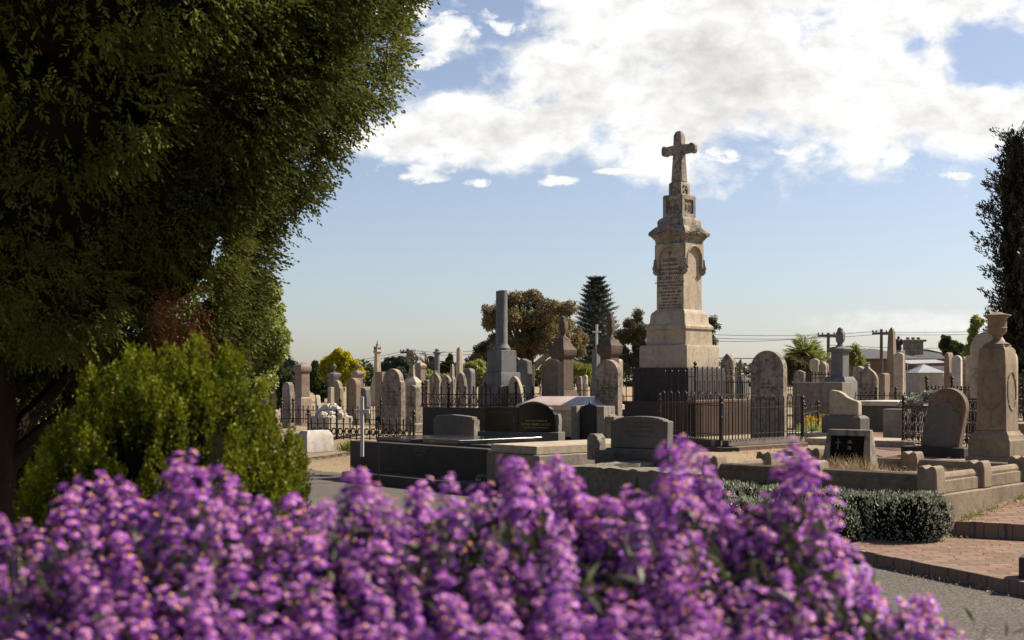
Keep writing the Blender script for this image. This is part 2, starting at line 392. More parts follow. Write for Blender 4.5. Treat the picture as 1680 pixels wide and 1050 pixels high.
def leafcloud(name,lobes,n,L,W,mat,rg,parent,bias=(0,0,0),out=1.0,rand=.8,inner=.35,cull=.72,lobemix=.5):
    P,d,i=lobepts(lobes,n,rg,inner,cull); m=len(P)
    D_=d*out+rg.normal(size=(m,3))*rand+np.array(bias)
    co,qd=leafgeo(P,D_,L*(.6+.8*rg.random(m)),W*(.7+.6*rg.random(m)),rg)
    lr=rg.random(len(lobes)); r=np.clip(lobemix*lr[i]+(1-lobemix)*rg.random(m),0,1)
    return npmesh(name,co,qd,mat,parent,r)
def spraycloud(name,S,A,length,k,L,W,mat,rg,parent,r0=None):
    n=len(S); A=unit(A); side=unit(np.cross(A,rg.normal(size=(n,3)))); ln=length*(.6+.8*rg.random(n))
    PP=[];DD=[];LL=[];RR=[]
    r0=rg.random(n) if r0 is None else r0
    for j in range(k):
        t_=(j+.3)/k; sg=1 if j%2 else -1
        PP.append(S+A*(ln*t_)[:,None]); DD.append(A*.75+side*sg*(.8*(1-t_)+.1)+rg.normal(size=(n,3))*.12)
        LL.append(L*(1.1-.5*t_)*(.7+.6*rg.random(n))); RR.append(np.clip(r0*.7+.3*rg.random(n),0,1))
    P=np.concatenate(PP);D_=np.concatenate(DD);Ls=np.concatenate(LL)
    co,qd=leafgeo(P,D_,Ls,W,rg,.05)
    return npmesh(name,co,qd,mat,parent,np.concatenate(RR))
def trunk(parent,pts,r0,r1,mat='bark',name='trunk'):
    n=len(pts); return MB().tube(pts,[r0+(r1-r0)*i/(n-1) for i in range(n)],9).build(name,mat,parent)
# ================================================================ terrain
EDGE=[(8,-2),(6.0,3.5),(4.7,7.2),(3.76,9.41),(3.0,11.24),(0.7,15.5),(-1.6,19.8),(-3.5,22.3),(-8,30),(-20,50),(-60,110)]
def xe(y):
    for (x0,y0),(x1,y1) in zip(EDGE,EDGE[1:]):
        if y<=y1 or (x1,y1)==EDGE[-1]: return x0+(x1-x0)*(y-y0)/(y1-y0)
RX,RY,RN=4.05,12.2,(.46,.89)
def pathz(x,y):
    q_=(x-RX)*RN[0]+(y-RY)*RN[1]
    return .10 if q_<0 else min(.24+.085*q_,.5)
def sm(t_): t_=max(0,min(1,t_)); return t_*t_*(3-2*t_)
def gz(x,y):
    d=(x-xe(y))*.86
    h=.45*sm((d+.1)/2.6) if y>13.5 else .45*sm((d)/4)
    if x>3.2+max(0,(y-12.1))*.9 and y<18: h=min(h,pathz(x,y)-.17)
    if d<.3: h=min(h,-.012 if d<0 else .02)
    return h
g=MB(); xs=[-900,-400,-200,-110,-60,-40,-28]+[ -20+.5*i for i in range(81)]+[24,30,40,60,110,200,400,900]
ys=[-300,-60,-20,-8]+[-4+.4*i for i in range(110)]+[42,46,52,60,75,100,150,300,700,1600]
vs=[(x,y,gz(x,y) if y<200 else .3) for y in ys for x in xs]; nx_=len(xs)
fs=[[j*nx_+i,j*nx_+i+1,(j+1)*nx_+i+1,(j+1)*nx_+i] for j in range(len(ys)-1) for i in range(nx_-1)]
g.add(vs,fs); tag(g.build('ground','earth',smooth=180),kind='structure')
# road: asphalt sheet left of the kerb line
rp=[]
for k in range(len(EDGE)-1):
    (x0,y0),(x1,y1)=EDGE[k],EDGE[k+1]
    for i in range(4): rp.append((x0+(x1-x0)*i/4,y0+(y1-y0)*i/4))
rp.append(EDGE[-1])
vs=[];fs=[]
for (x,y) in rp: vs+=[(x+.03,y,.004),(x-1.5,y-.6,.012),(x-3.6,y-1.6,.004)]
for k in range(len(rp)-1):
    for j in range(2): fs.append([3*k+j,3*k+3+j,3*k+4+j,3*k+1+j][::-1])
rd=MB().add(vs,fs); tag(rd.build('road','asphalt',smooth=180),kind='structure')
# brick steps and path
S=MB(); S.poly([(2.93,11.42),(2.99,11.26),(3.76,9.42),(4.7,7.2),(6.9,7.1),(7,10.70),(4.02,12.25),(3.6,12.3)],-.1,.10)
th=thing('brick_steps','low brick steps edged in brick rising from the road at lower right','steps',(0,0,0))
S.build('lower_step','brickpave',th,.008)
rs=MB(); c0=[(2.99,11.26),(3.76,9.42),(4.7,7.2)]
for (a,b) in zip(c0,c0[1:]):
    L=math.dist(a,b); n=int(L/.118); dx,dy=(b[0]-a[0])/L,(b[1]-a[1])/L
    for i in range(n):
        p=(a[0]+dx*(i+.5)*L/n,a[1]+dy*(i+.5)*L/n); rs.tf=Matrix.Translation((p[0],p[1],0))@Matrix.Rotation(math.atan2(dy,dx),4,'Z')
        j=random.Random(i).uniform(-.004,.004)
        rs.box(-L/n*.488,L/n*.488,-.055,.055,-.1,.107+j); rs.tf=None
rs.build('lower_edge_bricks','brickriser',th,.006)
rs=MB(); a=(4.0,12.27); b=(7,10.70); L=math.dist(a,b); n=int(L/.125); dx,dy=(b[0]-a[0])/L,(b[1]-a[1])/L
for i in range(n):
    p=(a[0]+dx*(i+.5)*L/n,a[1]+dy*(i+.5)*L/n); rs.tf=Matrix.Translation((p[0],p[1],0))@Matrix.Rotation(math.atan2(dy,dx),4,'Z')
    j=random.Random(i+90).uniform(-.004,.004); rs.box(-L/n*.49,L/n*.49,-.055,.055,.1,.247+j)
rs.tf=None; rs.build('upper_edge_bricks','brickriser',th,.006)
pf=lambda x,y:.238+.085*max(0,((x-RX)*RN[0]+(y-RY)*RN[1]))
pp=MB().poly([(4.0,12.30),(7.0,10.73),(9.8,13.4),(7.4,16.9),(5.75,14.3)],0,pf).build('brick_path','brickpave',None,0); tag(pp,kind='structure')
p2=MB().poly([(X(1425,19.5),19.5),(X(1455,18.2),18.2),(X(1500,17.6),17.6),(X(1560,19),19),(X(1520,30),30),(X(1428,30),30)],.40,.462).build('brick_path','brickpave',None,0); tag(p2,kind='structure')
# ================================================================ generic pieces
def arc(cx,cz,r,a0,a1,n): return [(cx+r*math.cos(R(a0+(a1-a0)*i/n)),cz+r*math.sin(R(a0+(a1-a0)*i/n))) for i in range(n+1)]
def outline(k,w,h):
    a=w/2
    if k=='round': p=[(a,h-a)]+arc(0,h-a,a,0,180,18)[1:-1]+[(-a,h-a)]
    elif k=='seg': 
        s_=w*.16; r=(a*a+s_*s_)/(2*s_); t_=math.degrees(math.asin(a/r)); p=arc(0,h-r,r,90-t_,90+t_,12)
    elif k=='oval': p=[(a*math.cos(R(t_)),h*.52+h*.48*math.sin(R(t_))) for t_ in range(-10,191,12)]
    elif k=='gothic':
        s_=min(h*.45,w*.85); r=(a*a+s_*s_)/(2*a); e=math.degrees(math.asin(s_/r)); e=e if s_<=r else 90
        p=arc(a-r,h-s_,r,0,e,9)+[( -x,z) for x,z in arc(a-r,h-s_,r,0,e,9)[::-1][1:]]
    elif k=='shoulder':
        b=a*.74; s_=b*1.25; r=(b*b+s_*s_)/(2*b); e=math.degrees(math.asin(min(1,s_/r)))
        p=[(a,h-s_-a*.35),(a*.97,h-s_-a*.12),(b,h-s_)]+arc(b-r,h-s_,r,0,e,9)[1:]
        p=p+[(-x,z) for x,z in p[::-1][1:]]
    elif k=='rshoulder':
        b=a*.86; p=[(a,h-b-a*.22),(a*.98,h-b-a*.05),(b,h-b)]+arc(0,h-b,b,0,90,10)[1:]; p=p+[(-x,z) for x,z in p[::-1][1:]]
    elif k=='gable': p=[(a,h-w*.2),(0,h),(-a,h-w*.2)]
    elif k=='ogee':
        b=[(a,h-a*1.5),(a*.95,h-a*1.15),(a*.75,h-a*.8),(a*.42,h-a*.55),(a*.2,h-a*.38),(a*.14,h-a*.22),(a*.2,h-a*.12),(a*.12,h-a*.02)]; p=b+[(-x,z) for x,z in b[::-1]]
    elif k=='broken': p=[(a,h*.48),(a*.92,h*.56),(a*.55,h*.62),(a*.2,h*.72),(-a*.1,h*.86),(-a*.4,h*.96),(-a*.85,h*1.0),(-a,h*.94)]
    elif k=='chipped': p=[(a,h*.7),(a*.8,h*.82),(a*.75,h*.93),(a*.35,h*.99),(-a*.2,h),(-a*.8,h*.98),(-a,h*.9)]
    else: p=[(a,h),(-a,h)]
    return [(-a,0),(a,0)]+p
GRP='headstones standing about the cemetery'
def stonew(x0,x1,D,az,t_):
    r=rel((x0+x1)/2,D,az); return max(.12,(M(x1-x0,D)-t_*math.sin(r))/math.cos(r))
def headstone(label,x0,x1,yt,D,kind,mat,zb=.42,t_=.11,az=G,base=.0,tilt=(0,0),name='headstone',frame=False,lines=None,cat='headstone',em='engrave',rough=0):
    w_=stonew(x0,x1,D,az,t_); h=Z(yt,D)-zb; loc=(X((x0+x1)/2,D),D,zb)
    det=D<34
    if lines is None: lines=random.Random(int(x0)).choice((4,5,6,7)) if (det and kind not in('chipped','flat') and w_>.3) else 0
    if not det and not base:
        o=MB().prism(outline(kind,w_,h),-t_/2,t_/2).build(name,mat,None,min(.015,t_*.15)); place(o,loc,-az,tilt); return tag(o,label,cat)
    th=thing(name,label,cat,loc,-az,None,tilt)
    b=base
    if b: MB().frust([(w_*.5+.07,t_/2+.07,0),(w_*.5+.07,t_/2+.07,b*.85),(w_*.5+.045,t_/2+.045,b)]).build('base_block',mat,th,.012)
    hh=h-b; sl=MB(); ol=[(x,z+b) for x,z in outline(kind,w_,hh)]
    if frame:
        # raised rim with a sunk face
        sl.prism(ol,-t_/2+.022,t_/2); 
        s_=.86; inn=[(x*s_,(z-b)*.93+b+hh*.0) for x,z in ol]
        n=len(ol); vs=[(x,-t_/2,z) for x,z in ol]+[(x,-t_/2,z) for x,z in inn]+[(x,-t_/2+.022,z) for x,z in ol]+[(x,-t_/2+.03,z) for x,z in inn]
        fs=[]
        for i in range(1,n):
            j=(i+1)%n; fs+= [[i,j,n+j,n+i],[i,2*n+i,2*n+j,j],[n+i,n+j,3*n+j,3*n+i]]
        sl.add(vs,fs)
    else: sl.prism(ol,-t_/2,t_/2)
    sl.build('slab',mat,th,.012)
    if lines:
        rnd_=random.Random(int(x0)); z=b+hh*.68; yy=-t_/2-.001+(.03 if frame else 0)
        body=['SACRED','TO THE MEMORY OF','BELOVED WIFE OF','WHO DIED','ALSO THEIR SON','AGED 67 YEARS','REST IN PEACE'][:lines]
        text('\n'.join(body),min(w_*.085,hh*.055),em,th,0,z,yy,depth=.002,space=1.25)
    return th
def grave_marks(th,x,z,w_,y,n,mat='engrave'): pass
def urnprof(h,r): return [(r*.55,0),(r*.6,h*.05),(r*.25,h*.12),(r*.22,h*.2),(r*.6,h*.38),(r,h*.62),(r*.95,h*.75),(r*.5,h*.83),(r*.62,h*.87),(r*.3,h*.93),(r*.12,h)]
def sqh(x0,x1,D,az=G):
    r=rel((x0+x1)/2,D,az); return M(x1-x0,D)/(math.cos(r)+math.sin(r))/2
def stackmon(label,name,cat,px,D,levels,mat,zb=.42,az=G,finial=None,parts=None,group=None,n_base=1,names=None):
    """levels: list of part lists; each part = (partname, [(pxwidth, y)...]) stacked square sections"""
    th=thing(name,label,cat,(X(px,D),D,zb),-az,group)
    r=rel(px,D,az); k=1/(math.cos(r)+math.sin(r))/2
    for pn,lv,*rest in levels:
        mm=rest[0] if rest else mat
        MB().frust([(M(w_,D)*k,(Z(y,D)-zb)) for w_,y in lv]).build(pn,mm,th,.01)
    return th,k
# ================================================================ the great cross monument
D0=26.4; c0=(3.45,D0); AZM=42.
zb=.42; s=lambda px:px*D0/F/2/1.41
zz=lambda y:Z(y,D0)-zb
mon=thing('cross_monument','tall sandstone monument topped by a Latin cross, on a black plinth','monument',(c0[0],c0[1],zb),-AZM)
MB().frust([(s(153),0),(s(153),zz(612)),(s(149),zz(604))]).build('plinth','basalt',mon,.015)
MB().frust([(s(132),zz(604)),(s(132),zz(571)),(s(128),zz(567))]).build('base','sand',mon,.012)
MB().frust([(s(110),zz(567)),(s(108),zz(542)),(s(114),zz(541)),(s(114),zz(537)),(s(106),zz(533))]).build('middle_base','sand',mon,.008)
MB().frust([(s(104),zz(533)),(s(98),zz(530)),(s(95),zz(517)),(s(91),zz(514)),(s(77),zz(509))]).build('upper_base','sand',mon,.008)
hs=s(75)
MB().frust([(hs,zz(511)),(s(74),zz(402))]).build('shaft','sand',mon,.008)
# arched relief band on each face with corner consoles
zt,z0_=zz(402),zz(442); 
for i in range(4):
    wv=hs; ri=wv*.74; ol=[(-wv,z0_)]+[(-ri,z0_)]+[(ri*math.cos(R(180-t_)),zt-.06-ri+ri*math.sin(R(180-t_))) for t_ in range(0,181,12)]+[(ri,z0_),(wv,z0_),(wv,zt),(-wv,zt)]
    m_=MB(); m_.tf=Matrix.Rotation(R(90*i),4,'Z'); 
    # band in two halves to stay convex-friendly
    n_=len(ol); m_.prism(ol,-wv-.045,-wv+.004)
    m_.tf=m_.tf
    pts=[(ri*1.07*math.cos(R(t_)),-wv-.045,zt-.06-ri+ri*1.07*math.sin(R(t_))) for t_ in range(0,181,12)]
    m_.tube([(ri*1.07,-wv-.045,z0_+.03)]+pts+[(-ri*1.07,-wv-.045,z0_+.03)],.022,6)
    m_.build('arched_band','sand',mon,.004)
    m_=MB(); m_.tf=Matrix.Rotation(R(90*i),4,'Z')@Matrix.Translation((-wv,-wv,z0_))@Matrix.Rotation(R(45),4,'Z')
    m_.frust([(.03,.03,-.13),(.07,.08,-.07),(.06,.07,-.02),(.08,.10,.0),(.06,.06,.08),(.05,.05,.2)]); m_.build('corner_console','sand_grey',mon,.01)
MB().frust([(s(76),zz(402)),(s(80),zz(399)),(s(80),zz(396)),(s(92),zz(390)),(s(102),zz(387)),(s(103),zz(383)),(s(94),zz(379)),(s(78),zz(373))]).build('cornice','sand_grey',mon,.006)
hw=s(100)
for i in range(4):
    m_=MB(); m_.tf=Matrix.Rotation(R(90*i),4,'Z')
    m_.prism([(-hw*.92,zz(386)),(hw*.92,zz(386)),(hw*.55,zz(380)),(hw*.2,zz(373)),(0,zz(371)),(-hw*.2,zz(373)),(-hw*.55,zz(380))],-hw-.012,-hw*.55)
    m_.build('pediment','sand_grey',mon,.01)
    m_=MB(); m_.tf=Matrix.Rotation(R(90*i),4,'Z')@Matrix.Translation((0,-hw-.014,zz(381)))@Matrix.Rotation(R(90),4,'X')
    m_.tube([(.055*math.cos(a*math.pi/6),.055*math.sin(a*math.pi/6),0) for a in range(12)],.016,6,True); m_.lathe([(.018,-.0),(.018,.02),(.008,.03)],8)
    for sgn in (-1,1):
        for j in range(4):
            m_.blob((sgn*(.11+.055*j),-.022-.012*j,.006),(.026,.022,.018),.3,j+i,7,5)
    m_.build('rosette_carving','sand_grey',mon,0)
MB().frust([(s(73),zz(374)),(s(73),zz(364)),(s(68),zz(361)),(s(58),zz(358))]).build('upper_block','sand_grey',mon,.008)
hd=s(54)
MB().frust([(hd-.03,zz(361)),(hd-.03,zz(323))]).build('upper_die','sand_grey',mon,.003)
for i in range(4):
    m_=MB(); m_.tf=Matrix.Rotation(R(90*i),4,'Z')
    zl,zh=zz(359),zz(323); iw=hd*.66
    for (a,b,c_,d_) in ((-hd,-iw,zl,zh),(iw,hd,zl,zh),(-iw,iw,zl,zl+.09),(-iw,iw,zh-.08,zh)):
        m_.box(a,b if a!=-hd or b!=-iw else b,-hd-.001,-hd+.034,c_,d_)
    m_.build('panel_frame','sand_grey',mon,.004)
MB().frust([(hd*.98,zz(323)),(hd,zz(322.5)),(hd*.9,zz(321))]).build('die_cap','sand_grey',mon,.004)
text('IHS',.17,'engrave',mon,0,zz(347),-hd+.027,depth=.006); text('IHS',.17,'engrave',mon,0,zz(347),hd-.027,rot=90,depth=.006)
hb=s(35)
MB().frust([(hb,zz(321)),(hb,zz(303)),(hb*.9,zz(300))]).build('carved_block','sand_grey',mon,.006)
for i in range(4):
    m_=MB(); m_.tf=Matrix.Rotation(R(90*i),4,'Z')
    rg_=random.Random(i)
    for j in range(7): m_.blob((rg_.uniform(-.09,.09),-hb-.002,zz(311)+rg_.uniform(-.07,.07)),(.03,.018,.03),.3,j,7,5)
    m_.build('leaf_carving','sand_grey',mon,0)
cr=MB(); zc=zz(246); ztop=zz(215); zbot=zz(300); tw=.085
def octa(m_,hx,hy,z0,z1,hx1,hy1):
    c=.28
    vs=[]
    for (a,b,z) in ((hx,hy,z0),(hx1,hy1,z1)):
        vs+=[(-a,-b*(1-c),z),(-a*(1-c),-b,z),(a*(1-c),-b,z),(a,-b*(1-c),z),(a,b*(1-c),z),(a*(1-c),b,z),(-a*(1-c),b,z),(-a,b*(1-c),z)]
    fs=[list(range(8))[::-1],[i+8 for i in range(8)]]+[[i,(i+1)%8,(i+1)%8+8,i+8] for i in range(8)]
    m_.add(vs,fs)
cr.frust([(.135,.115,zbot),(.10,.09,zc),(.095,.085,ztop-.10),(.06,.06,ztop-.02),(.03,.03,ztop)])
for sg in (-1,1):
    cr.tf=Matrix.Translation((0,0,zc))@Matrix.Rotation(R(90*sg),4,'Y')
    cr.frust([(.10,.088,.06),(.085,.08,.28),(.105,.092,.32),(.10,.088,.37),(.05,.05,.42)])
    cr.tf=None
cr.build('cross','sand_grey',mon,.025)
# inscription on the left-facing front
em=text('+',.22,'engrave',mon,0,zz(423),-hs-.002,name='cross_emblem',depth=.004)
for (tx,sz,y) in (('SACRED',.10,431),('TO THE MEMORY OF',.058,438),('THE HONOURABLE',.055,445),('ROBERT ANNESLEY',.088,452.5),('BILLING Q.C.',.10,460),('JUDGE OF THE COUNTY COURT',.05,466),('WHO DIED 21ST JUNE 1882',.052,471),('AGED 67 YEARS',.052,476),('ALSO HIS BELOVED WIFE',.05,481.5),('WHO DIED AT KEW',.048,487),('MARY ANN',.075,493),('AGED 72 YEARS',.05,498),('BLESSED ARE THE DEAD',.05,503),('WHICH DIE IN THE LORD',.05,507.5)):
    text(tx,sz,'engrave',mon,0,zz(y),-hs-.002,depth=.003)
# ================================================================ iron fences
def fence(label,p0,p1,z0,h,style,n,mat='iron',post_h=None,posts=(0,1),group=None,name='iron_fence',r=.0095,z1=None):
    p0=Vector(p0);p1=Vector(p1); d=p1-p0; L=d.length; a=math.atan2(d.y,d.x)
    th=thing(name,label,'fence',(p0.x,p0.y,z0),math.degrees(a),group)
    sl=0 if z1 is None else (z1-z0)/L
    post_h=post_h or h*1.15
    def rail(zr,rr=.012): 
        m_=MB(); m_.tube([(0,0,zr),(L,0,zr+sl*L)],rr,4); m_.build('rail',mat,th,0)
    def spear(m_,x,z0_,zt,rr,k=1.):
        m_.tube([(x,0,z0_+sl*x),(x,0,zt-.06*k+sl*x)],rr,5)
        zt+=sl*x
        m_.lathe([(rr,zt-.09*k),(rr*2.3,zt-.075*k),(rr,zt-.06*k),(rr*2.1,zt-.035*k),(rr*.3,zt)],6,x,0)
    pk=MB()
    for i in range(n):
        x=(i+.5)*L/n; w2=L/n/2
        if style=='spear': spear(pk,x,0,h,r)
        elif style=='spear2': spear(pk,x,0,h,r); spear(pk,x+w2*.98,0,h*.58,r*.8,.8)
        elif style=='ring':
            spear(pk,x,0,h,r); 
            cx=x+w2
            if i<n-1: pk.tube([(cx+w2*.62*math.cos(t_*math.pi/8),0,h*.36+w2*.8*math.sin(t_*math.pi/8)) for t_ in range(16)],r*1.1,5,True)
        elif style=='lattice':
            spear(pk,x,0,h,r*1.1,1.3)
            if i<n-1:
                zt_=h*.62
                pk.tube([(x+2*w2*t_/8,0,h*.78-.30*h*math.sin(math.pi*t_/8)) for t_ in range(9)],r*.7,4)
                for (a_,b_) in ((0,1),(1,0)):
                    pk.tube([(x+2*w2*(a_+(b_-a_)*t_/8),0,h*.06+(h*.50)*(t_/8)+.02*math.sin(t_*1.6)) for t_ in range(9)],r*.8,4)
                pk.tube([(x+w2+w2*.45*math.cos(t_*math.pi/5),0,h*.30+w2*.6*math.sin(t_*math.pi/5)) for t_ in range(10)],r*.8,4,True)
        elif style=='scroll':
            pk.tube([(x,0,0),(x,0,h)],r,5)
            for (zc_,rr) in ((h*.18,.9),(h*.42,1),(h*.66,1),(h*.88,.8)):
                for sg in (-1,1):
                    pk.tube([(x+sg*w2*.5+w2*.42*rr*math.cos(t_*math.pi/5+.3),.01*sg,zc_+w2*.75*rr*math.sin(t_*math.pi/5+.3)) for t_ in range(10)],r*.95,5,True)
        elif style=='hoop':
            pts=[(x-w2*.62,0,0),(x-w2*.62,0,h-w2*.62)]+[(x-w2*.62*math.cos(t_*math.pi/8),0,h-w2*.62+w2*.62*math.sin(t_*math.pi/8)) for t_ in range(1,8)]+[(x+w2*.62,0,h-w2*.62),(x+w2*.62,0,0)]
            pts=[(a_,b_,c_+sl*a_) for a_,b_,c_ in pts]
            pk.tube(pts,r*.8,5); pk.tube([(x,0,sl*x),(x,0,h*.86+sl*x)],r*.6,4)
        elif style=='low': spear(pk,x,0,h,r)
    pk.build('pickets' if style!='scroll' else 'scrollwork',mat,th,0,smooth=50)
    if style=='hoop': rail(h*.72,.009); rail(.09,.010)
    elif style in('ring',): rail(h*.70,.010); rail(h*.07,.012)
    elif style=='lattice': rail(h*.60,.012); rail(.05,.014)
    elif style=='scroll': rail(h,.018); rail(0.02,.015)
    else: rail(h*.72,.012); rail(.10,.012)
    for f_ in posts:
        x=L*f_; m_=MB(); zt=post_h+sl*x
        m_.lathe([(.035,0),(.035,.06),(.024,.09),(.022,zt*.5),(.035,zt*.52),(.022,zt*.55),(.022,zt-.14),(.042,zt-.12),(.022,zt-.09),(.04,zt-.045),(.008,zt)],8,x,0)
        m_.build('post',mat,th,0)
    return th
# plinth carrying the monument's fence
PC=(3.56,24.75); dl=Vector((-.73,.68)); dr=Vector((.68,.73)); pc=Vector(PC); A_=pc+dl*2.15; B_=pc+dr*2.6
zt=1.13
pl=thing('fence_plinth','dark stone kerb wall carrying the tall spearhead fence round the cross monument','plinth',(pc.x,pc.y,.4))
def wallseg(m_,a,b,t_,z0,z1):
    d=(Vector(b)-Vector(a)); L=d.length; m_.tf=Matrix.Translation((a[0],a[1],0))@Matrix.Rotation(math.atan2(d.y,d.x),4,'Z'); m_.box(0,L,0,t_,z0,z1); m_.tf=None
m_=MB(); wallseg(m_,A_-pc,(0,0),.2,0,zt-.4); m_.build('left_wall','basalt',pl,.012)  # same kerb wall as on the right, its shade put in as black stone
m_=MB(); wallseg(m_,(0,0),B_-pc,.2,0,zt-.42); m_.build('right_wall','reddark',pl,.012)  # browner colour stands for the sunlit side of the wall
m_=MB(); wallseg(m_,(.0,-.02),B_-pc,.24,zt-.42,zt-.36); m_.build('coping','brown',pl,.01)
A2=pc+dl*2.1+Vector((0,.1)); C2=pc+Vector((0,.12)); B2=pc+dr*2.5+Vector((0,.1))
fence('black spearhead fence seen against the dark base of the cross monument',A2,C2,zt,.68,'spear',13,'blackpaint',.8,(0,1),'fence round the cross monument')
fence('tall spearhead fence with shorter darts between, right of the cross monument',C2,B2,zt+.04,.66,'spear2',15,'iron',.78,(1,),'fence round the cross monument')
fence('back run of the spearhead fence, behind the cross monument on the right',pc+dr*2.5+Vector((.0,.12)),pc+dr*2.5+dl*2.1,zt-.1,.66,'spear',14,'iron',.78,(1,),'fence round the cross monument')
# hooped grave fence on granite kerb
hc=Vector((X(1183,20.0),20.0)); hl=Vector((X(1082,22.1),22.1)); hr=Vector((X(1317,21.5),21.5))
kb=thing('grave_kerb','polished brown granite kerb under the hooped wire fence, right of centre','grave kerb',(hc.x,hc.y,.3))
KZ=.52
dL=(hl-hc).normalized(); dR=(hr-hc).normalized()
m_=MB(); kz=Vector((0,-.14)); wallseg(m_,hl-hc+kz,kz,.3,0,KZ-.3); m_.build('left_kerb','basalt',kb,.012)  # left side of the brown kerb, shade painted in by a darker stone
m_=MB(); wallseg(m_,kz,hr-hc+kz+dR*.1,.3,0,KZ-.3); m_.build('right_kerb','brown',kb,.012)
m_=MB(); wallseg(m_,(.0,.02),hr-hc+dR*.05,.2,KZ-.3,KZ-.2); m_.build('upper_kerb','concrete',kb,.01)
m_=MB(); wallseg(m_,hl-hc,(-.05,.02),.2,KZ-.3,KZ-.2); m_.build('upper_left_kerb','basalt',kb,.01)  # upper course darkened in colour for the shaded left side too
m_=MB().poly([(0,.15),tuple(hr-hc+Vector((-.1,.1))),tuple(hr-hc+(hl-hc)+Vector((0,.2))),tuple(hl-hc+Vector((.1,.1)))],.0,.2); m_.build('grave_bed','concrete',kb,0)
fence('rusty hooped wire fence run left of the corner post, in front of the cross monument',hl,hc,.62,.76,'hoop',8,'iron',.72,(0,),'hooped wire fence',r=.012)
fence('rusty hooped wire fence run in front of the biggest round headstone',hc,hr,.62,.70,'hoop',9,'iron',.70,(0,1),'hooped wire fence',r=.012)
# ================================================================ headstones and monuments, left to right
headstone('small grey round-topped headstone just right of the green bush, under the leafy tree',409,427,621,34,'round','blue',base=0)
headstone('small pale headstone leaning beside the slender black post stone',428,440,631,36,'gothic','white',az=60,tilt=(0,6))
th=thing('obelisk_post','slender black granite post with a round knob on a pale base','grave marker',(X(447,33),33,.42),-G)
MB().frust([(.13,0),(.13,.32),(.10,.36)]).build('base_block','cream',th,.01)
MB().frust([(.075,.36),(.06,Z(625,33)-.42),(.08,Z(623,33)-.42),(.05,Z(621,33)-.42)]).build('shaft','basalt',th,.006)
MB().lathe([(.02,Z(621,33)-.42),(.05,Z(619.5,33)-.42),(.06,Z(618,33)-.42),(.04,Z(616.5,33)-.42),(.01,Z(615.5,33)-.42)],10).build('knob','basalt',th,0)
headstone('grey headstone with a broken right shoulder, left of the pink granite pillar',463,484,627,30,'chipped','sand_grey',t_=.14,lines=0,frame=False)
th,k=stackmon('tall pink granite pillar with a gabled cap, left of the yellow tree','pillar_monument','monument',496,31,[
 ('base',[(31,700),(31,655),(25,651)]),('shaft',[(24.5,651),(23.5,612)]),('cap',[(24,612),(30,609),(31,602),(27,599),(12,596)])],'pink')
headstone('pointed brown headstone behind the white rockery, below the yellow tree',543,564,624,34,'shoulder','sand_dark',frame=True,t_=.13)
th,k=stackmon('grey stone pedestal carrying a small urn in front of the yellow tree','urn_monument','monument',548,36,[
 ('pedestal',[(24,700),(22,650),(18,648),(17,620),(24,616),(24,613),(10,611)])],'blue')
MB().lathe([(r_,z+Z(611,36)-.42) for r_,z in urnprof(M(15,36),M(4.2,36))],12).build('urn','blue',th,0)
th,k=stackmon('low red granite pedestal with an urn, right of the yellow tree','urn_monument','monument',587,42,[
 ('pedestal',[(20,700),(18,640),(17,618),(25,614),(25,611),(8,607)])],'pink')
MB().lathe([(r_,z+Z(607,42)-.42) for r_,z in urnprof(M(11,42),M(4.3,42))],12).build('urn','pink',th,0)
headstone('brown round-topped headstone with a lit rim, below the red granite urn',568,592,620,31,'round','sand_dark',frame=True,t_=.16,name='headstone')
headstone('rugged dark stone block between two headstones, above the white cross',588,609,636,33,'chipped','granite',t_=.16)
headstone('tall plain brown headstone partly hidden by the big pale one',615,636,610,29,'flat','sand_dark',t_=.18)
headstone('large pale round-topped headstone with dark streaks, behind the ringed fence',626,665,605,26.5,'rshoulder','sand_grey',frame=False,t_=.13,base=.0)
headstone('low pedimented headstone stone with a worn face, between the pale headstone and lattice fence',666,694,632,27.5,'seg','sand_grey',t_=.22,base=.22)
th,k=stackmon('pink sandstone pillar with a wide cap behind the Celtic cross','pillar_monument','monument',690,33,[
 ('base',[(22,700),(22,660),(18,656)]),('shaft',[(16.5,656),(16,606)]),('cap',[(16,606),(21,602),(21,599),(10,595)])],'pink')
# celtic cross
D_=31; th=thing('celtic_cross','cream stone Celtic cross with a ringed head, under the bare branches','cross',(X(676,D_),D_,.42),-20)
MB().frust([(.19,0),(.19,Z(627,D_)-.42),(.13,Z(622,D_)-.42),(.08,Z(618,D_)-.42)]).build('base','cream',th,.01)
m_=MB(); zc=Z(588,D_)-.42; m_.frust([(.065,.06,Z(618,D_)-.42),(.045,.05,zc-.05),(.06,.05,zc+.20)]); m_.box(-.19,.19,-.045,.045,zc-.05,zc+.05)
m_.tf=Matrix.Translation((0,0,zc))@Matrix.Rotation(R(90),4,'X'); m_.tube([(.135*math.cos(a*math.pi/9),.135*math.sin(a*math.pi/9),0) for a in range(18)],.028,6,True); m_.tf=None
m_.build('ringed_cross','sand_grey',th,.006)
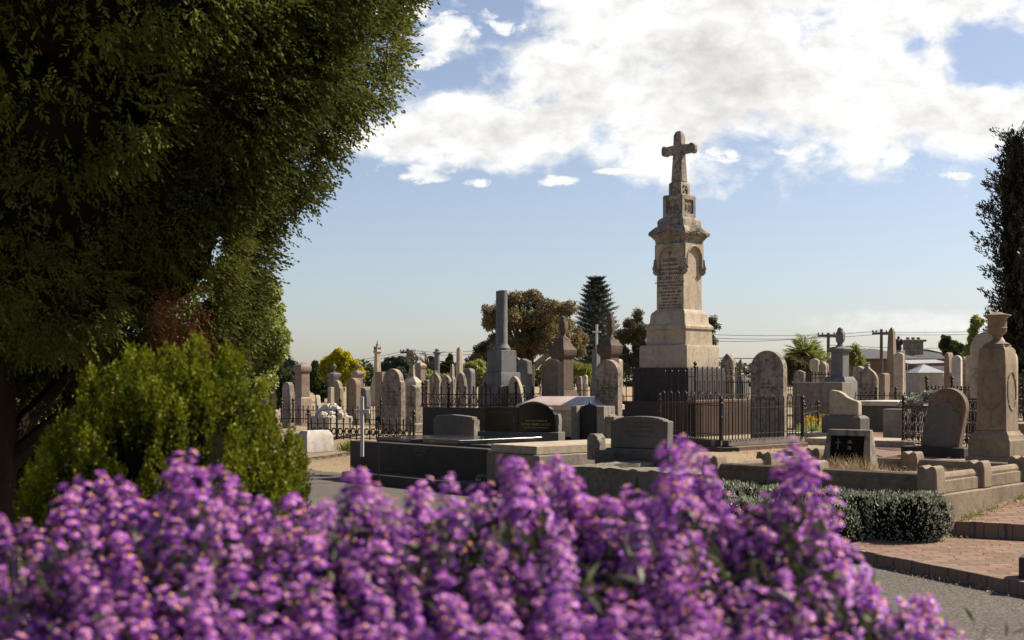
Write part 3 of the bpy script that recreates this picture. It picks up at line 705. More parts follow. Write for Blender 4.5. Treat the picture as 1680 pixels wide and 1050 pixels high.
# columns far left
th,k=stackmon('tall thin sandstone column with a pinnacled head, rising beside the power pole','column_monument','monument',619,52,[
 ('base',[(26,700),(26,640),(17,625),(14,615)]),('shaft',[(13,615),(9.5,580)]),('capital',[(11,580),(15,577),(11,574),(10,572)])],'sand')
m_=MB(); zz0=Z(573,52)-.42
m_.lathe([(.10,zz0),(.12,zz0+.06),(.05,zz0+.14),(.06,zz0+.18),(.03,zz0+.24),(.008,zz0+.36)],8)
for a in range(4): m_.lathe([(.035,zz0),(.03,zz0+.06),(.004,zz0+.14)],6,.12*math.cos(a*1.57+.78),.12*math.sin(a*1.57+.78))
m_.build('pinnacle','sand_grey',th,0)
th=thing('column_monument','slim grey granite column with a ball finial beside the cypress pair','monument',(X(717,42),42,.42),-G)
MB().frust([(.22,0),(.22,.7),(.16,.78)]).build('base','blue',th,.01)
MB().lathe([(.13,.78),(.10,.85),(.085,Z(582,42)-.42),(.13,Z(580,42)-.42),(.14,Z(578,42)-.42),(.06,Z(576,42)-.42),(.09,Z(574.5,42)-.42),(.05,Z(572.5,42)-.42),(.01,Z(571.5,42)-.42)],12).build('shaft','blue',th,0)
stackmon('pale square obelisk with a blunt tip standing above the pointed headstones','obelisk','obelisk',754,40,[('base',[(22,700),(22,640),(15,632)]),('shaft',[(13,632),(10.5,573),(7,571),(2,569)])],'cream')
stackmon('small pink granite obelisk beside the pale square one','obelisk','obelisk',742,42,[('base',[(14,700),(14,640),(10,632)]),('shaft',[(9.5,632),(7,600),(2,597)])],'pink')
headstone('small round-topped headstone left end of the row behind the lattice fence',696,706,623,33,'round','sand_grey',t_=.12)
headstone('shouldered headstone with a rounded crown behind the lattice fence',704,725,608,31,'ogee','sand_grey',t_=.1)
headstone('broad pointed-oval headstone, second of the pair of pointed ones behind the lattice fence',722,744,615,30,'gothic','sand_grey',frame=True,t_=.1)
headstone('narrow pointed headstone half hidden behind the broad pointed one',738,748,617,33,'gothic','sand_grey')
headstone('oval-topped headstone at the centre of the lattice fence run',747,768,611,30,'oval','sand_grey',frame=True,t_=.1)
headstone('tall arched headstone with a thick lit rim, left of the broken column',760,780,604,32,'round','blue',frame=True,t_=.16)
# broken column
D_=27.5; th,k=stackmon('tall broken grey column on a stepped square pedestal','column_monument','monument',823,D_,[
 ('lower_step',[(78,705),(78,634),(76,632)],'granite'),('upper_step',[(62,632),(62,613),(60,611)]),('die',[(49,611),(48,575)])],'blue',az=46)
m_=MB(); r_=M(9.8,D_); z0_=Z(575,D_)-.42; zt=Z(476,D_)-.42
m_.lathe([(r_*1.5,z0_),(r_*1.5,z0_+.05),(r_*1.15,z0_+.11),(r_,z0_+.15),(r_*.96,zt-.02)],28)
n_=28; top=[i for i in range(4*n_,5*n_)]
for i in top:
    x,y,z=m_.v[i]; m_.v[i]=(x,y,z+x*.12+.012*math.sin(i*2.3))
m_.build('broken_shaft','blue',th,.004)
headstone('leaning bluish headstone with a gabled top, right of the broken column',850,877,588,29,'gable','blue',t_=.16,tilt=(0,-3),frame=True)
headstone('small pale oval headstone tilted in front of the broken column',835,864,617,27,'oval','cream',t_=.10,zb=.5,tilt=(0,-5),lines=5)
headstone('dark brown gabled headstone in shade, left of the red granite urn pillar',888,924,588,26,'gable','sand_dark',t_=.16,frame=True)
def draped(th,mat,w_,z0,z1):
    m_=MB(); h=z1-z0; prof=[(w_*.80,0),(w_*.70,.06),(w_*.42,.14),(w_*.40,.22),(w_*.56,.30),(w_*.66,.45),(w_*.70,.62),(w_*.66,.72),(w_*.48,.80),(w_*.44,.86),(w_*.40,.93),(w_*.12,1)]
    n=14; vs=[];fs=[]
    for j,(r_,t_) in enumerate(prof):
        for i in range(n):
            a=2*math.pi*i/n; rr=r_*(1+.14*math.sin(a*5+j*.7)*(1 if .15<t_<.85 else .3))*(1+.12*math.cos(a-1)); vs.append((rr*math.cos(a),rr*math.sin(a),z0+h*t_))
    for k_ in range(len(prof)-1):
        for i in range(n):
            j=(i+1)%n; fs.append([k_*n+i,k_*n+j,k_*n+n+j,k_*n+n+i])
    fs.append(list(range((len(prof)-1)*n,len(prof)*n))); m_.add(vs,fs); m_.build('draped_urn',mat,th,0,60)
D_=29
th,k=stackmon('red-brown granite pedestal with a draped urn, in front of the brown spreading tree','urn_monument','monument',923,D_,[
 ('base',[(56,705),(56,652),(52,649),(46,640)]),('die',[(36,640),(35,588)]),('cornice',[(36,588),(46,582),(48,574),(40,570),(28,562),(24,555)])],'urnbrown')
draped(th,'urnbrown',M(11,D_),Z(556,D_)-.42,Z(518,D_)-.42)
D_=30
th,k=stackmon('second red-brown granite pedestal with a draped urn, before the Norfolk pine','urn_monument','monument',1000,D_,[
 ('base',[(50,705),(50,652),(40,640)]),('die',[(32,640),(31,585)]),('cornice',[(32,585),(42,579),(44,567),(34,562),(30,557)])],'urnbrown')
draped(th,'urnbrown',M(11,D_),Z(558,D_)-.42,Z(511,D_)-.42)
stackmon('square pale grey shaft standing between the two draped urn pillars','obelisk','obelisk',978,34,[('shaft',[(16,700),(14,580),(12,574),(3,570)])],'blue')
D_=60; th=thing('cross','thin pale cross on a tall stem, seen against the Norfolk pine','cross',(X(979,D_),D_,.3),-10); MB().box(-.05,.05,-.05,.05,0,Z(532,D_)-.3).box(-.2,.2,-.047,.047,Z(546,D_)-.3,Z(543,D_)-.3).build('cross_shaft','whitepaint',th,0)
headstone('small round headstone peeping behind the tall worn one, left of the monument',1008,1022,589,31,'round','sand',t_=.15,frame=True)
headstone('tall worn round-topped headstone with dark lichen, left of the cross monument',976,1021,590,24,'round','sand_grey',t_=.14,base=0)
headstone('little round headstone at the left behind the spiked fence, under the pine',946,956,617,44,'round','sand_grey')
headstone('little round headstone at the right behind the spiked fence, under the pine',955,965,615,46,'round','cream')
headstone('dark pointed-arch headstone right behind the cross monument base',1182,1208,580,29,'gothic','sand_grey',t_=.14,frame=True)
th,k=stackmon('small grey monument with a bud-shaped finial, left of the big round headstone','finial_monument','monument',1215,32,[('base',[(30,700),(26,630),(18,616),(10,612)])],'blue')
MB().lathe([(.04,Z(612,32)-.42),(.05,Z(610,32)-.42),(.03,Z(607,32)-.42),(.065,Z(600,32)-.42),(.05,Z(595,32)-.42),(.008,Z(589,32)-.42)],10).build('finial','blue',th,0)
th=headstone('biggest round-topped headstone, pale with a dark weathered crown, inside the hooped fence',1231,1291,575,22.3,'round','sand_grey',zb=.5,t_=.14,lines=0)
text('IN LOVING\nMEMORY OF',.045,'engrave',th,0,.98,-.074,depth=.002,space=1.5); text('WHO DIED 1891',.05,'engrave',th,0,.72,-.074,depth=.002)
# ================================================================ right-hand half
headstone('pale pointed headstone, left of the pair under the palm',1328,1345,588,38,'gable','cream',t_=.12)
headstone('ogee headstone with one lit sloping shoulder, right of the pale pointed one',1343,1360,592,37,'ogee','sand_grey',t_=.2)
headstone('low gabled headstone behind the spiked fence under the palm',1302,1322,607,40,'gable','sand_grey',t_=.14)
D_=31
th,k=stackmon('grey granite pedestal with a draped urn, beside the power pole','urn_monument','monument',1378,D_,[
 ('base',[(56,700),(56,626),(44,618)]),('die',[(29,618),(29,579)]),('cornice',[(29,579),(40,575),(42,572),(24,569)])],'blue')
draped(th,'blue',M(11,D_),Z(570,D_)-.42,Z(537,D_)-.42)
D_=29; r=rel(1354,D_,G); o=MB().box(-.62,.62,-.25,.25,0,Z(627,D_)-.42).build('tomb_chest','concrete',None,.012); place(o,(X(1350,D_),D_,.42),-G); tag(o,'long grey block tomb in front of the granite urn pedestal','tomb')
# broken headstone
D_=24.5
th=thing('broken_headstone','pale headstone broken off on a slant, set on a dark block','headstone',(X(1387,D_),D_,.42),-G)
w_=stonew(1360,1412,D_,G,.14); h=Z(640,D_)-.42; bz=Z(681,D_)-.42
MB().prism([(x,z+bz) for x,z in outline('broken',w_,h-bz)],-.07,.07).build('slab','cream',th,.012)
MB().frust([(w_*.5+.10,.19,0),(w_*.5+.10,.19,bz-.05),(w_*.5+.04,.13,bz)]).build('base_block','granite',th,.012)
headstone('round headstone with a small knob on top, right of the granite urn pedestal',1405,1441,597,32,'ogee','sand_grey',t_=.12)
headstone('carved headstone with a slanted lit edge, behind the knob-topped one',1393,1414,600,35,'gable','sand_grey',t_=.25,tilt=(0,5))
stackmon('tall brown tapering obelisk in front of the brick house','obelisk','obelisk',1463,36,[('base',[(34,700),(32,640),(22,634)]),('shaft',[(20,634),(12,545),(8,541),(2,537)])],'sand_dark')
headstone('pale gothic pinnacled headstone, right of the brown obelisk',1466,1484,578,34,'gable','cream',t_=.12)
D_=44; th=thing('angel_statue','small dark statue seen just right of the obelisk tip','statue',(X(1474,D_),D_,.42),-G)
MB().frust([(.2,0),(.17,Z(575,D_)-.42)]).build('pedestal','sand_grey',th,.01)
m_=MB(); z0_=Z(575,D_)-.42; m_.lathe([(.10,z0_),(.12,z0_+.08),(.07,z0_+.22),(.09,z0_+.32),(.03,z0_+.38),(.05,z0_+.42),(.045,z0_+.47),(.01,z0_+.5)],10)
m_.blob((.08,.03,z0_+.28),(.06,.03,.12),.3,1,8,6); m_.blob((-.08,.03,z0_+.28),(.06,.03,.12),.3,2,8,6); m_.build('figure','basalt',th,0)
headstone('low wide dark headstone with a lit top, between knob headstone and obelisk',1440,1460,612,33,'seg','sand_dark',t_=.3)
headstone('brown block headstone at the left of the tight group near the right urn pillar',1549,1566,578,27,'chipped','sand_dark',t_=.25)
headstone('narrow white round-topped headstone in the tight group near the right urn pillar',1561,1579,583,26,'round','white',t_=.10)
headstone('grey square headstone right of the narrow white round-topped one',1577,1591,585,27,'chipped','sand_grey',t_=.22)
headstone('cream upright stone nearest the left edge of the right urn pillar',1584,1603,584,25,'flat','cream',t_=.2)
headstone('short white marker standing behind the low iron rail',1545,1552,615,30,'round','white',t_=.1)
D_=19.4
th=headstone('pale round-topped headstone with a red inner panel, behind the right urn pillar',1622,1669,570,D_,'round','cream',t_=.16,frame=True,zb=.42)
headstone('large round stone disc headstone rising behind the urn of the right pillar',1593,1650,544,24,'round','cream',t_=.16)
# tilted headstone
D_=18.6
th=thing('tilted_headstone','dark round-topped headstone leaning to the right with a raised pale shouldered panel','headstone',(X(1543,D_),D_,.5),-40)
b=thing('x',None,None,(0,0,0)); b.name='slab_pivot'; bpy.data.objects.remove(b)
w_=.56; h=Z(635,D_)-.56
m_=MB(); m_.tf=Matrix.Translation((0,0,.06))@Matrix.Rotation(R(11),4,'Y'); m_.prism(outline('round',w_,h),-.08,.08); m_.build('slab','headdark',th,.02)
m_=MB(); m_.tf=Matrix.Translation((0,0,.06))@Matrix.Rotation(R(11),4,'Y')
pn=[(-.22,.02),(.22,.02),(.22,h*.58),(.20,h*.64),(.16,h*.665),(.11,h*.66),(.10,h*.70),(.07,h*.76),(0,h*.785),(-.07,h*.76),(-.10,h*.70),(-.11,h*.66),(-.16,h*.665),(-.20,h*.64),(-.22,h*.58)]
m_.prism(pn,-.098,-.07); m_.build('raised_panel','granite',th,.008)
MB().box(-.52,.42,-.2,.2,-.12,.10).build('base_block','basalt',th,.02)
# right urn pillar
D_=16.6; zb=.47; r=rel(1632,D_,G); k=1/(math.cos(r)+math.sin(r))/2; sw=lambda n:M(n,D_)*k; zz=lambda y:Z(y,D_)-zb
th=thing('urn_pillar','big brown sandstone pillar with an urn and oval panel at the right edge','monument',(X(1636,D_),D_,zb),-G)
MB().frust([(sw(100),-.2),(sw(100),zz(748))]).build('plinth','concrete',th,.02)
MB().frust([(sw(90),zz(748)),(sw(90),zz(722)),(sw(84),zz(719)),(sw(82),zz(713)),(sw(74),zz(710)),(sw(70),zz(706))]).build('base','sand_dark',th,.006)
MB().frust([(sw(66),zz(706)),(sw(60),zz(600)),(sw(57),zz(575)),(sw(48),zz(570))]).build('shaft','sand_dark',th,.008)
hsf=sw(62)
for i in range(4):
    m_=MB(); m_.tf=Matrix.Rotation(R(90*i),4,'Z')@Matrix.Translation((0,-hsf+.004,zz(641)))@Matrix.Rotation(R(-.9),4,'X')
    m_.tube([(hsf*.70*math.cos(a*math.pi/12),0,.245*math.sin(a*math.pi/12)) for a in range(24)],.018,6,True); m_.build('oval_moulding','sand_dark',th,0)
m_=MB(); m_.tf=Matrix.Translation((hsf,-.0,0))
MB().frust([(sw(44),zz(570)),(sw(44),zz(566))]).build('urn_foot','sand_dark',th,.004)
u0=zz(566); uh=zz(512)-u0; MB().lathe([(.15,u0),(.16,u0+.03*uh),(.09,u0+.10*uh),(.055,u0+.20*uh),(.06,u0+.27*uh),(.10,u0+.34*uh),(.118,u0+.42*uh),(.120,u0+.50*uh),(.126,u0+.52*uh),(.118,u0+.54*uh),(.118,u0+.76*uh),(.135,u0+.83*uh),(.175,u0+.885*uh),(.175,u0+.91*uh),(.08,u0+.955*uh),(.055,u0+.99*uh),(.02,u0+uh)],24).build('urn','sand_dark',th,0)
# ---------------------------------------------------------------- right plot with posts
C=Vector((3.96,12.1)); ul=Vector((-.74,.675)).normalized(); vr=Vector((.69,.724)).normalized()
plot=thing('grave_plot_kerb','sandstone kerb with notched posts round the weedy plot at lower right','grave kerb',(C.x,C.y,0))
Lf,Ls=2.42,2.1
def rail3(a,b,mat,zb,side):
    d=Vector(b)-Vector(a); L=d.length; M_=Matrix.Translation((a[0],a[1],0))@Matrix.Rotation(math.atan2(d.y,d.x),4,'Z')
    m_=MB(); m_.tf=M_; m_.box(0,L,-.11,.11,.0,.50); m_.build('base_course',mat,plot,.015)
    m_=MB(); m_.tf=M_; m_.frust([(L/2,.075,.50,),(L/2,.075,.655)]) if False else m_.box(0,L,-.065,.065,.50,.625); m_.build('kerb_course',mat,plot,.012)
    m_=MB(); m_.tf=M_; m_.tube([(0,0,.645),(L,0,.645)],.052,10); m_.build('roll_coping',mat,plot,0)
def off(p,a=0): return (p.x-C.x,p.y-C.y)
P0=C; P1=C+ul*Lf; P2=C+vr*Ls; P3=P1+vr*Ls*1.0
rail3(off(P1),off(P0),'headdark',0,0); rail3(off(P0),off(P2),'sand_dark',0,1); rail3(off(P1),off(P3),'sand_dark',0,1); rail3(off(P3),off(P2),'sand_dark',0,1)  # front rail is the same stone, coloured darker for its shaded side
def post(p,nm='post'):
    m_=MB(); q_=p-C; m_.tf=Matrix.Translation((q_.x,q_.y,0))@Matrix.Rotation(R(-43),4,'Z')
    m_.prism([(-.105,.5),(.105,.5),(.10,.70),(.085,.765),(.045,.775),(.0,.74),(-.045,.775),(-.085,.765),(-.10,.70)],-.10,.10)
    m_.build('kerb_post','sand_dark',plot,.018)
for p in (P0,P1,P2,C+ul*Lf*.5,C+vr*Ls*.5,P3,P1+vr*Ls*.5,P3+(P2-P3)*.5): post(p)
m_=MB().poly([off(P0+Vector((0,.1))),off(P2),off(P3),off(P1)],.1,.56); m_.build('plot_soil','soil',plot,0)
# marker with cross panel
D_=14.6; zb=.56
th=thing('grave_marker','sloping concrete grave marker with a dark panel bearing a white cross','grave marker',(X(1392,D_),D_,zb),-34)
wb,wt,h=.29,.25,Z(705,D_)-zb
vs=[(-wb,-.1,0),(wb,-.1,0),(wb,.20,0),(-wb,.20,0),(-wt,.0,h),(wt,.0,h),(wt,.10,h),(-wt,.10,h)]
MB().add(vs,[[0,1,5,4],[1,2,6,5],[2,3,7,6],[3,0,4,7],[4,5,6,7],[3,2,1,0]]).build('block','sand_grey',th,.01)
sl_=math.atan2(.1,h)
m_=MB(); m_.tf=Matrix.Translation((0,-.1,0))@Matrix.Rotation(-sl_,4,'X'); m_.box(-.195,.195,-.006,.004,.07,h-.06); m_.build('dark_panel','blackgranite',th,.002)
m_=MB(); m_.tf=Matrix.Translation((0,-.1,0))@Matrix.Rotation(-sl_,4,'X'); m_.box(-.112,-.100,-.011,-.007,h-.22,h-.10); m_.box(-.138,-.074,-.010,-.0065,h-.145,h-.134); m_.build('cross_emblem','silverleaf',th,0)
m_=MB(); m_.tf=Matrix.Translation((.03,-.1,0))@Matrix.Rotation(-sl_,4,'X'); m_.tf=m_.tf@Matrix.Translation((0,-.008,h-.13)); m_.prism([(-.03,-.02),(.03,-.02),(.024,.008),(.008,.022),(-.008,.022),(-.024,.008)],-.004,0); m_.prism([(-.02,-.09),(.02,-.09),(.02,-.05),(-.02,-.05)],-.004,0); m_.build('badge','engrave',th,0)
# ---------------------------------------------------------------- slabs on the right
def slab(label,p,D,wx,wy,z0,z1,mat,az=G,name='grave_slab',cat='grave slab',bev=.012,dome=0):
    m_=MB(); h=z1-z0
    if dome: m_.frust([(wx/2,wy/2,0),(wx/2,wy/2,h-dome),(wx/2*.88,wy/2*.62,h)])
    else: m_.frust([(wx/2,wy/2,0),(wx/2,wy/2,h)])
    o=m_.build(name,mat,None,bev); place(o,(X(p,D),D,z0),-az); return tag(o,label,cat)
th=thing('tomb','white-topped flat tomb on a grey brick box beyond the marigolds','tomb',(X(1470,28),28,.4),-G)
MB().box(-.62,.62,-.75,.9,0,.60).build('tomb_box','granite',th,.01); MB().box(-.68,.68,-.82,.96,.60,.70).build('tomb_slab','white',th,.01)
slab('small square grey stone block by the white-topped tomb',1472,23.5,.42,.3,.40,Z(671,23.5),'concrete',name='stone_block',cat='stone block')
slab('long low sandstone slab in front of the broken headstone',1430,21.8,2.0,1.0,.40,.565,'sand')
slab('low pale kerb slab behind the hooped fence on the right',1335,25,1.1,1.4,.40,.55,'cream')
slab('low grey slab kerb left of the broken headstone',1340,22.5,1.2,.8,.38,.50,'concrete')
slab('grey stone slab lying at the far right edge behind the urn pillar',1690,19.5,.5,1.2,.4,.92,'sand_dark')
slab('low dark slab edge between cross marker and hooped fence',1310,17.2,.6,.35,.4,.62,'sand_dark')
# ---------------------------------------------------------------- left-centre plots
AA=48.
ud=Vector((math.cos(R(AA)),-math.sin(R(AA)))); vd=Vector((math.sin(R(AA)),math.cos(R(AA))))
P=Vector((X(574,20.4),20.4))
def at(u_,v_): q_=P+ud*u_+vd*v_; return q_
def wall(name,parent,o,a,b,v0,v1,z0,z1,mat,bev=.012,rock=False,seed=0):
    m_=MB(); m_.tf=Matrix.Translation((P.x-o.x,P.y-o.y,0))@Matrix.Rotation(-R(AA),4,'Z')
    if rock: m_.rock(a,b,v0,v1,z0,z1,.018,.07,seed)
    else: m_.box(a,b,v0,v1,z0,z1)
    return m_.build(name,mat,parent,0 if rock else bev)
o=at(0,0); th=thing('grave_surround','raised dark stone surround carrying the polished slabs, left of centre','grave kerb',(o.x,o.y,0))
wall('front_kerb',th,o,0.0,3.35,0,.22,.0,.60,'basalt'); wall('left_kerb',th,o,0,.25,.222,2.3,.1,.60,'concrete'); wall('footing',th,o,.5,3.9,-.5,-.01,-.05,.16,'basalt')
wall('fill',th,o,.25,3.35,.22,2.3,.1,.52,'gravel'); 
tx=text('ROSEY',.10,'silverleaf',th,0,0,0,depth=.004); q_=at(1.85,-.004)-Vector((o.x,o.y)); tx.location=(q_.x,q_.y,.50); tx.rotation_euler=(R(90),0,-R(AA))
tx=text('FAMILY',.055,'silverleaf',th,0,0,0,depth=.004); tx.location=(q_.x,q_.y,.43); tx.rotation_euler=(R(90),0,-R(AA))
def pslab(label,a,b,v0,v1,z0,z1,mat,**k):
    q_=at((a+b)/2,(v0+v1)/2); m_=MB().box(-(b-a)/2,(b-a)/2,-(v1-v0)/2,(v1-v0)/2,0,z1-z0); o=m_.build('grave_slab',mat,None,.01); place(o,(q_.x,q_.y,z0),-AA); return tag(o,label,'grave slab')
pslab('polished grey granite slab nearest the white cross, reflecting the sky',.3,1.2,.3,2.2,.522,.66,'blackgranite')
pslab('polished black slab in the middle of the left surround',1.5,2.35,.3,2.0,.522,.68,'blackgranite')
pslab('small polished slab beside the sandstone topped grave',2.55,3.2,.35,2.0,.522,.63,'blackgranite')
# block B: sandstone topped grave
o=at(3.4,0); th=thing('sandstone_grave','grave with a flat sandstone ledger on a dark-fronted concrete box','grave',(o.x,o.y,0))
wall('box',th,o,3.38,4.45,-.05,2.45,.0,.56,'concrete',.015); wall('ledger',th,o,3.42,4.35,.0,2.35,.565,.68,'sand',.01)
# black double headstone
D_=21.0
th=thing('double_headstone','wide black granite double headstone with gold lettering','headstone',(X(855,D_),D_,.6),-20)
zb=.6; H=Z(668,D_)-zb; wl=.62
MB().box(-.70,.70,-.18,.18,-.1,.12).build('base_block','granite',th,.01)
MB().prism([(-.62,.12),(-.03,.12),(-.03,H),(-.58,H),(-.62,H-.04)],-.07,.07).build('left_stone','blackgranite',th,.004)
H2=Z(662,D_)-zb; MB().prism([(-.02,.12),(.61,.12),(.60,H*.75),(.56,H*.92),(.5,H-.0)]+[(.5-.52*t_/8,H+.075*math.sin(math.pi*t_/8)) for t_ in range(1,8)]+[(-.02,H)],-.075,.09).build('right_stone','blackgranite',th,.004)
m_=MB().rock(.60,.66,-.05,.10,.12,H*.8,.012,.05,3); m_.build('rough_edge','roughgranite',th,0)
m_=MB(); m_.tube([(.5-.52*t_/10,-.05,H+.012+.075*math.sin(math.pi*t_/10)) for t_ in range(0,11)],.012,6); m_.build('arched_rim','granite',th,0)
text('IN LOVING MEMORY OF',.034,'goldleaf',th,.29,.29,-.077,depth=.002); text('ROSA MARIE ROSEY',.058,'goldleaf',th,.29,.225,-.077,depth=.002); text('BELOVED WIFE AND MOTHER',.032,'goldleaf',th,.29,.18,-.077,depth=.002)
text('IN LOVING MEMORY',.04,'silverleaf',th,-.32,.42,-.072,depth=.001); m_=MB(); m_.box(-.12,-.075,-.079,-.0705,.28,.30); m_.box(-.102,-.09,-.0785,-.0701,.2,.38); m_.build('small_cross','granite',th,0)
# grey rough topped headstone
D_=22.3; th=thing('headstone','low grey granite headstone with a chipped rocky edge, left of the black double one','headstone',(X(748,D_),D_,.5),-25)
MB().prism([(-.40,.0),(.36,0),(.37,Z(684,D_)-.5),(.22,Z(682,D_)-.5),(-.05,Z(680,D_)-.5),(-.33,Z(682,D_)-.5),(-.39,Z(686,D_)-.5)],-.10,.10).build('slab','granite',th,.012)
MB().rock(.345,.41,-.10,.10,0,Z(688,D_)-.5,.016,.05,8).build('rough_edge','roughgranite',th,0)
# hipped pink tomb
D_=24.5; th=thing('tomb','pale pink stone tomb with a hipped top behind the black headstone','tomb',(X(935,D_),D_,.5),-G)
MB().frust([(.80,.55,0),(.80,.55,Z(670,D_)-.5-.02)]).build('tomb_box','cream',th,.01)
MB().frust([(.86,.60,Z(670,D_)-.52),(.86,.60,Z(664,D_)-.5),(.55,.25,Z(650.5,D_)-.5)]).build('hipped_lid','pale_pink',th,.008)
# altar headstone with dark panel
D_=20.3; th=thing('altar_headstone','stepped grey concrete headstone with a recessed dark panel, right of the black double one','headstone',(X(972,D_),D_,.48),-34)
hh=Z(666,D_)-.48
MB().prism([(-.33,0),(.33,0),(.33,hh-.14),(.30,hh-.14),(.30,hh),(-.30,hh),(-.30,0)],-.02,.20).build('back_slab','concrete',th,.008)
MB().box(-.30,-.20,-.16,-.02,0,hh).build('left_pier','concrete',th,.008); MB().box(.17,.30,-.16,-.02,0,hh).build('right_pier','concrete',th,.008)
MB().prism([(-.20,.0),(.17,.0),(.17,hh-.05),(.08,hh+.015),(-.02,hh+.03),(-.12,hh+.01),(-.20,hh-.05)],-.06,-.021).build('dark_panel','slate',th,.004)
MB().lathe([(.02,hh+.03),(.028,hh+.045),(.012,hh+.06),(.004,hh+.085)],8,-.02,-.04).build('finial','blackpaint',th,0)
MB().box(.30,.46,-.12,.20,0,hh-.16).build('side_block','concrete',th,.008)
MB().box(.46,.60,-.12,.20,0,hh-.33).build('low_block','concrete',th,.008)
slab('flat concrete slab in front of the altar headstone',960,18.7,1.2,1.1,.42,.60,'concrete',az=48)
# rough granite wall and its headstone
P=Vector((X(928,15.6),15.6)); AA=46.; ud=Vector((math.cos(R(AA)),-math.sin(R(AA)))); vd=Vector((math.sin(R(AA)),math.cos(R(AA))))
o=at(0,0); th=thing('grave_surround','rough-hewn granite grave surround behind the purple flowers','grave kerb',(o.x,o.y,0))
wall('left_block',th,o,0,1.13,0,.28,-.02,.535,'roughgranite',rock=True,seed=1); wall('right_block',th,o,1.14,2.2,0,.28,-.02,.535,'roughgranite',rock=True,seed=2)
wall('side_wall',th,o,1.92,2.2,.285,1.7,.05,.53,'roughgranite',rock=True,seed=4); wall('left_side_wall',th,o,0,.26,.285,1.7,.05,.53,'roughgranite',rock=True,seed=5); wall('bed',th,o,.25,1.93,.28,1.7,.05,.47,'gravel')
D_=16.6; zb=.47; th=thing('granite_headstone','grey granite headstone with a gently arched top on an inscribed base','headstone',(X(1053,D_),D_,zb),-32)
zt=Z(684,D_)-zb; zm=Z(735,D_)-zb; w_=.41
MB().prism([(-w_,zm),(w_*.98,zm),(w_,zt-.055),(w_*.84,zt-.04),(w_*.80,zt-.025)]+[(w_*.75*math.cos(R(t_)),zt-.03+.04*math.sin(R(t_))) for t_ in range(10,171,20)]+[(-w_*.80,zt-.025),(-w_*.84,zt-.04),(-w_,zt-.05)],-.09,.09).build('slab','granite',th,.012)
MB().box(-w_*1.12,w_*1.12,-.14,.14,0,zm-.004).build('base_block','granite',th,.012)
text('IN LOVING MEMORY OF\nOUR DEAR PARENTS\nWILLIAM AND ANNIE\nREST IN PEACE',.045,'engrave',th,0,zm+.32,-.0925,depth=.002,space=1.3); text('ALSO EMILY\nBELOVED DAUGHTER OF THE ABOVE\nPASSED AWAY 1932',.036,'engrave',th,0,zm-.06,-.1425,depth=.002,space=1.2)
D_=16.9
for (px,yt,lb) in ((970,708,'rounded stone kerb post at the left of the granite headstone'),):
    o=MB().prism([(-.09,0),(.09,0),(.10,.22),(.085,.30),(.04,.345),(-.05,.345),(-.09,.29)],-.09,.09).build('kerb_post','sand_grey',None,.02); place(o,(X(978,D_),D_,.52),-G); tag(o,lb,'kerb post')
slab('small grey stone block beside the rounded kerb post',997,16.7,.22,.3,.42,.66,'granite',name='stone_block',cat='stone block',az=35)
# ---------------------------------------------------------------- white things on the left
D_=19.5; th=thing('grave_cross','white painted cross standing behind the ringed iron fence','cross',(X(594,D_),D_,.40),-14)
zt=Z(651,D_)-.4; zc=Z(675,D_)-.4
m_=MB(); a=.027; m_.box(-a,a,-.015,.015,0,zt); m_.build('upright','whitepaint',th,.006); MB().box(-.12,-.0275,-.014,.014,zc-.03,zc+.03).box(.0275,.12,-.014,.014,zc-.03,zc+.03).build('arms','whitepaint',th,.005)
D_=19.9; th=thing('white_grave_box','low white painted box grave at the right of the bush','grave',(X(517,D_),D_,.30),-G)
MB().frust([(.13,.26,.15),(.13,.26,Z(714,D_)-.3),(.085,.21,Z(706,D_)-.3)]).build('box','white',th,.008)
D_=17.6; th=thing('grave_stake','thin black iron stake with a round number disc beside the left surround','grave marker',(X(621,D_),D_,.15),-10)
MB().tube([(0,0,-.05),(0,0,Z(690,D_)-.15)],.010,6).build('stake','blackpaint',th,0)
m_=MB(); m_.tf=Matrix.Translation((0,0,Z(687,D_)-.15))@Matrix.Rotation(R(90),4,'X'); m_.lathe([(.036,-.006),(.036,.006)],16); m_.build('disc','blackpaint',th,0)
# rockery
D_=27.5; th=thing('rockery_monument','white rockery cairn with a broken column stub, behind the left fence','monument',(X(543,D_),D_,.42),-G)
rg_=random.Random(4); 
m_=MB()
for i in range(46):
    a=rg_.uniform(0,6.28); t_=rg_.random(); rr=.34*(1-t_*.8); m_.blob((rr*math.cos(a)*1.05,rr*math.sin(a),.36+t_*.22 if i%2 else .30+t_*.2),(.085,.08,.065),.35,i,8,6)
m_.build('rocks','white',th,0); MB().frust([(.36,0),(.33,.36)]).build('plinth','cream',th,.02)
MB().frust([(.055,.5),(.05,Z(635,D_)-.42)]).build('column_stub','cream',th,.01)
headstone('tiny pale scroll-shaped stone left of the white rockery',519,527,648,29,'broken','cream',t_=.12)
# ---------------------------------------------------------------- other fences
fence('nearer rusty fence with a row of rings, in front of the pale round headstone',(X(506,24.5),24.5),(X(679,23.4),23.4),.44,.42,'ring',16,'iron',.58,(0,.28,1),None,z1=.44,r=.013)
fence('farther rusty spiked fence behind the ringed one, left of the lattice fence',(X(462,28.5),28.5),(X(625,27.5),27.5),.60,.40,'spear2',20,'iron',.56,(0,.12,.6,1),None)
kk=thing('fence_plinth','black stone kerb under the lattice iron fence, left of the broken column','plinth',(X(693,25.8),25.8,.4))
o=Vector((X(693,25.8),25.8)); e1=Vector((X(797,24.6),24.6)); e2=Vector((X(893,26.2),26.2))
m_=MB(); wallseg(m_,(0,0),e1-o,.2,0,Z(669,25)-.4); m_.build('left_wall','basalt',kk,.01); m_=MB(); wallseg(m_,e1-o,e2-o,.2,0,Z(669,25)-.4); m_.build('right_wall','basalt',kk,.01)
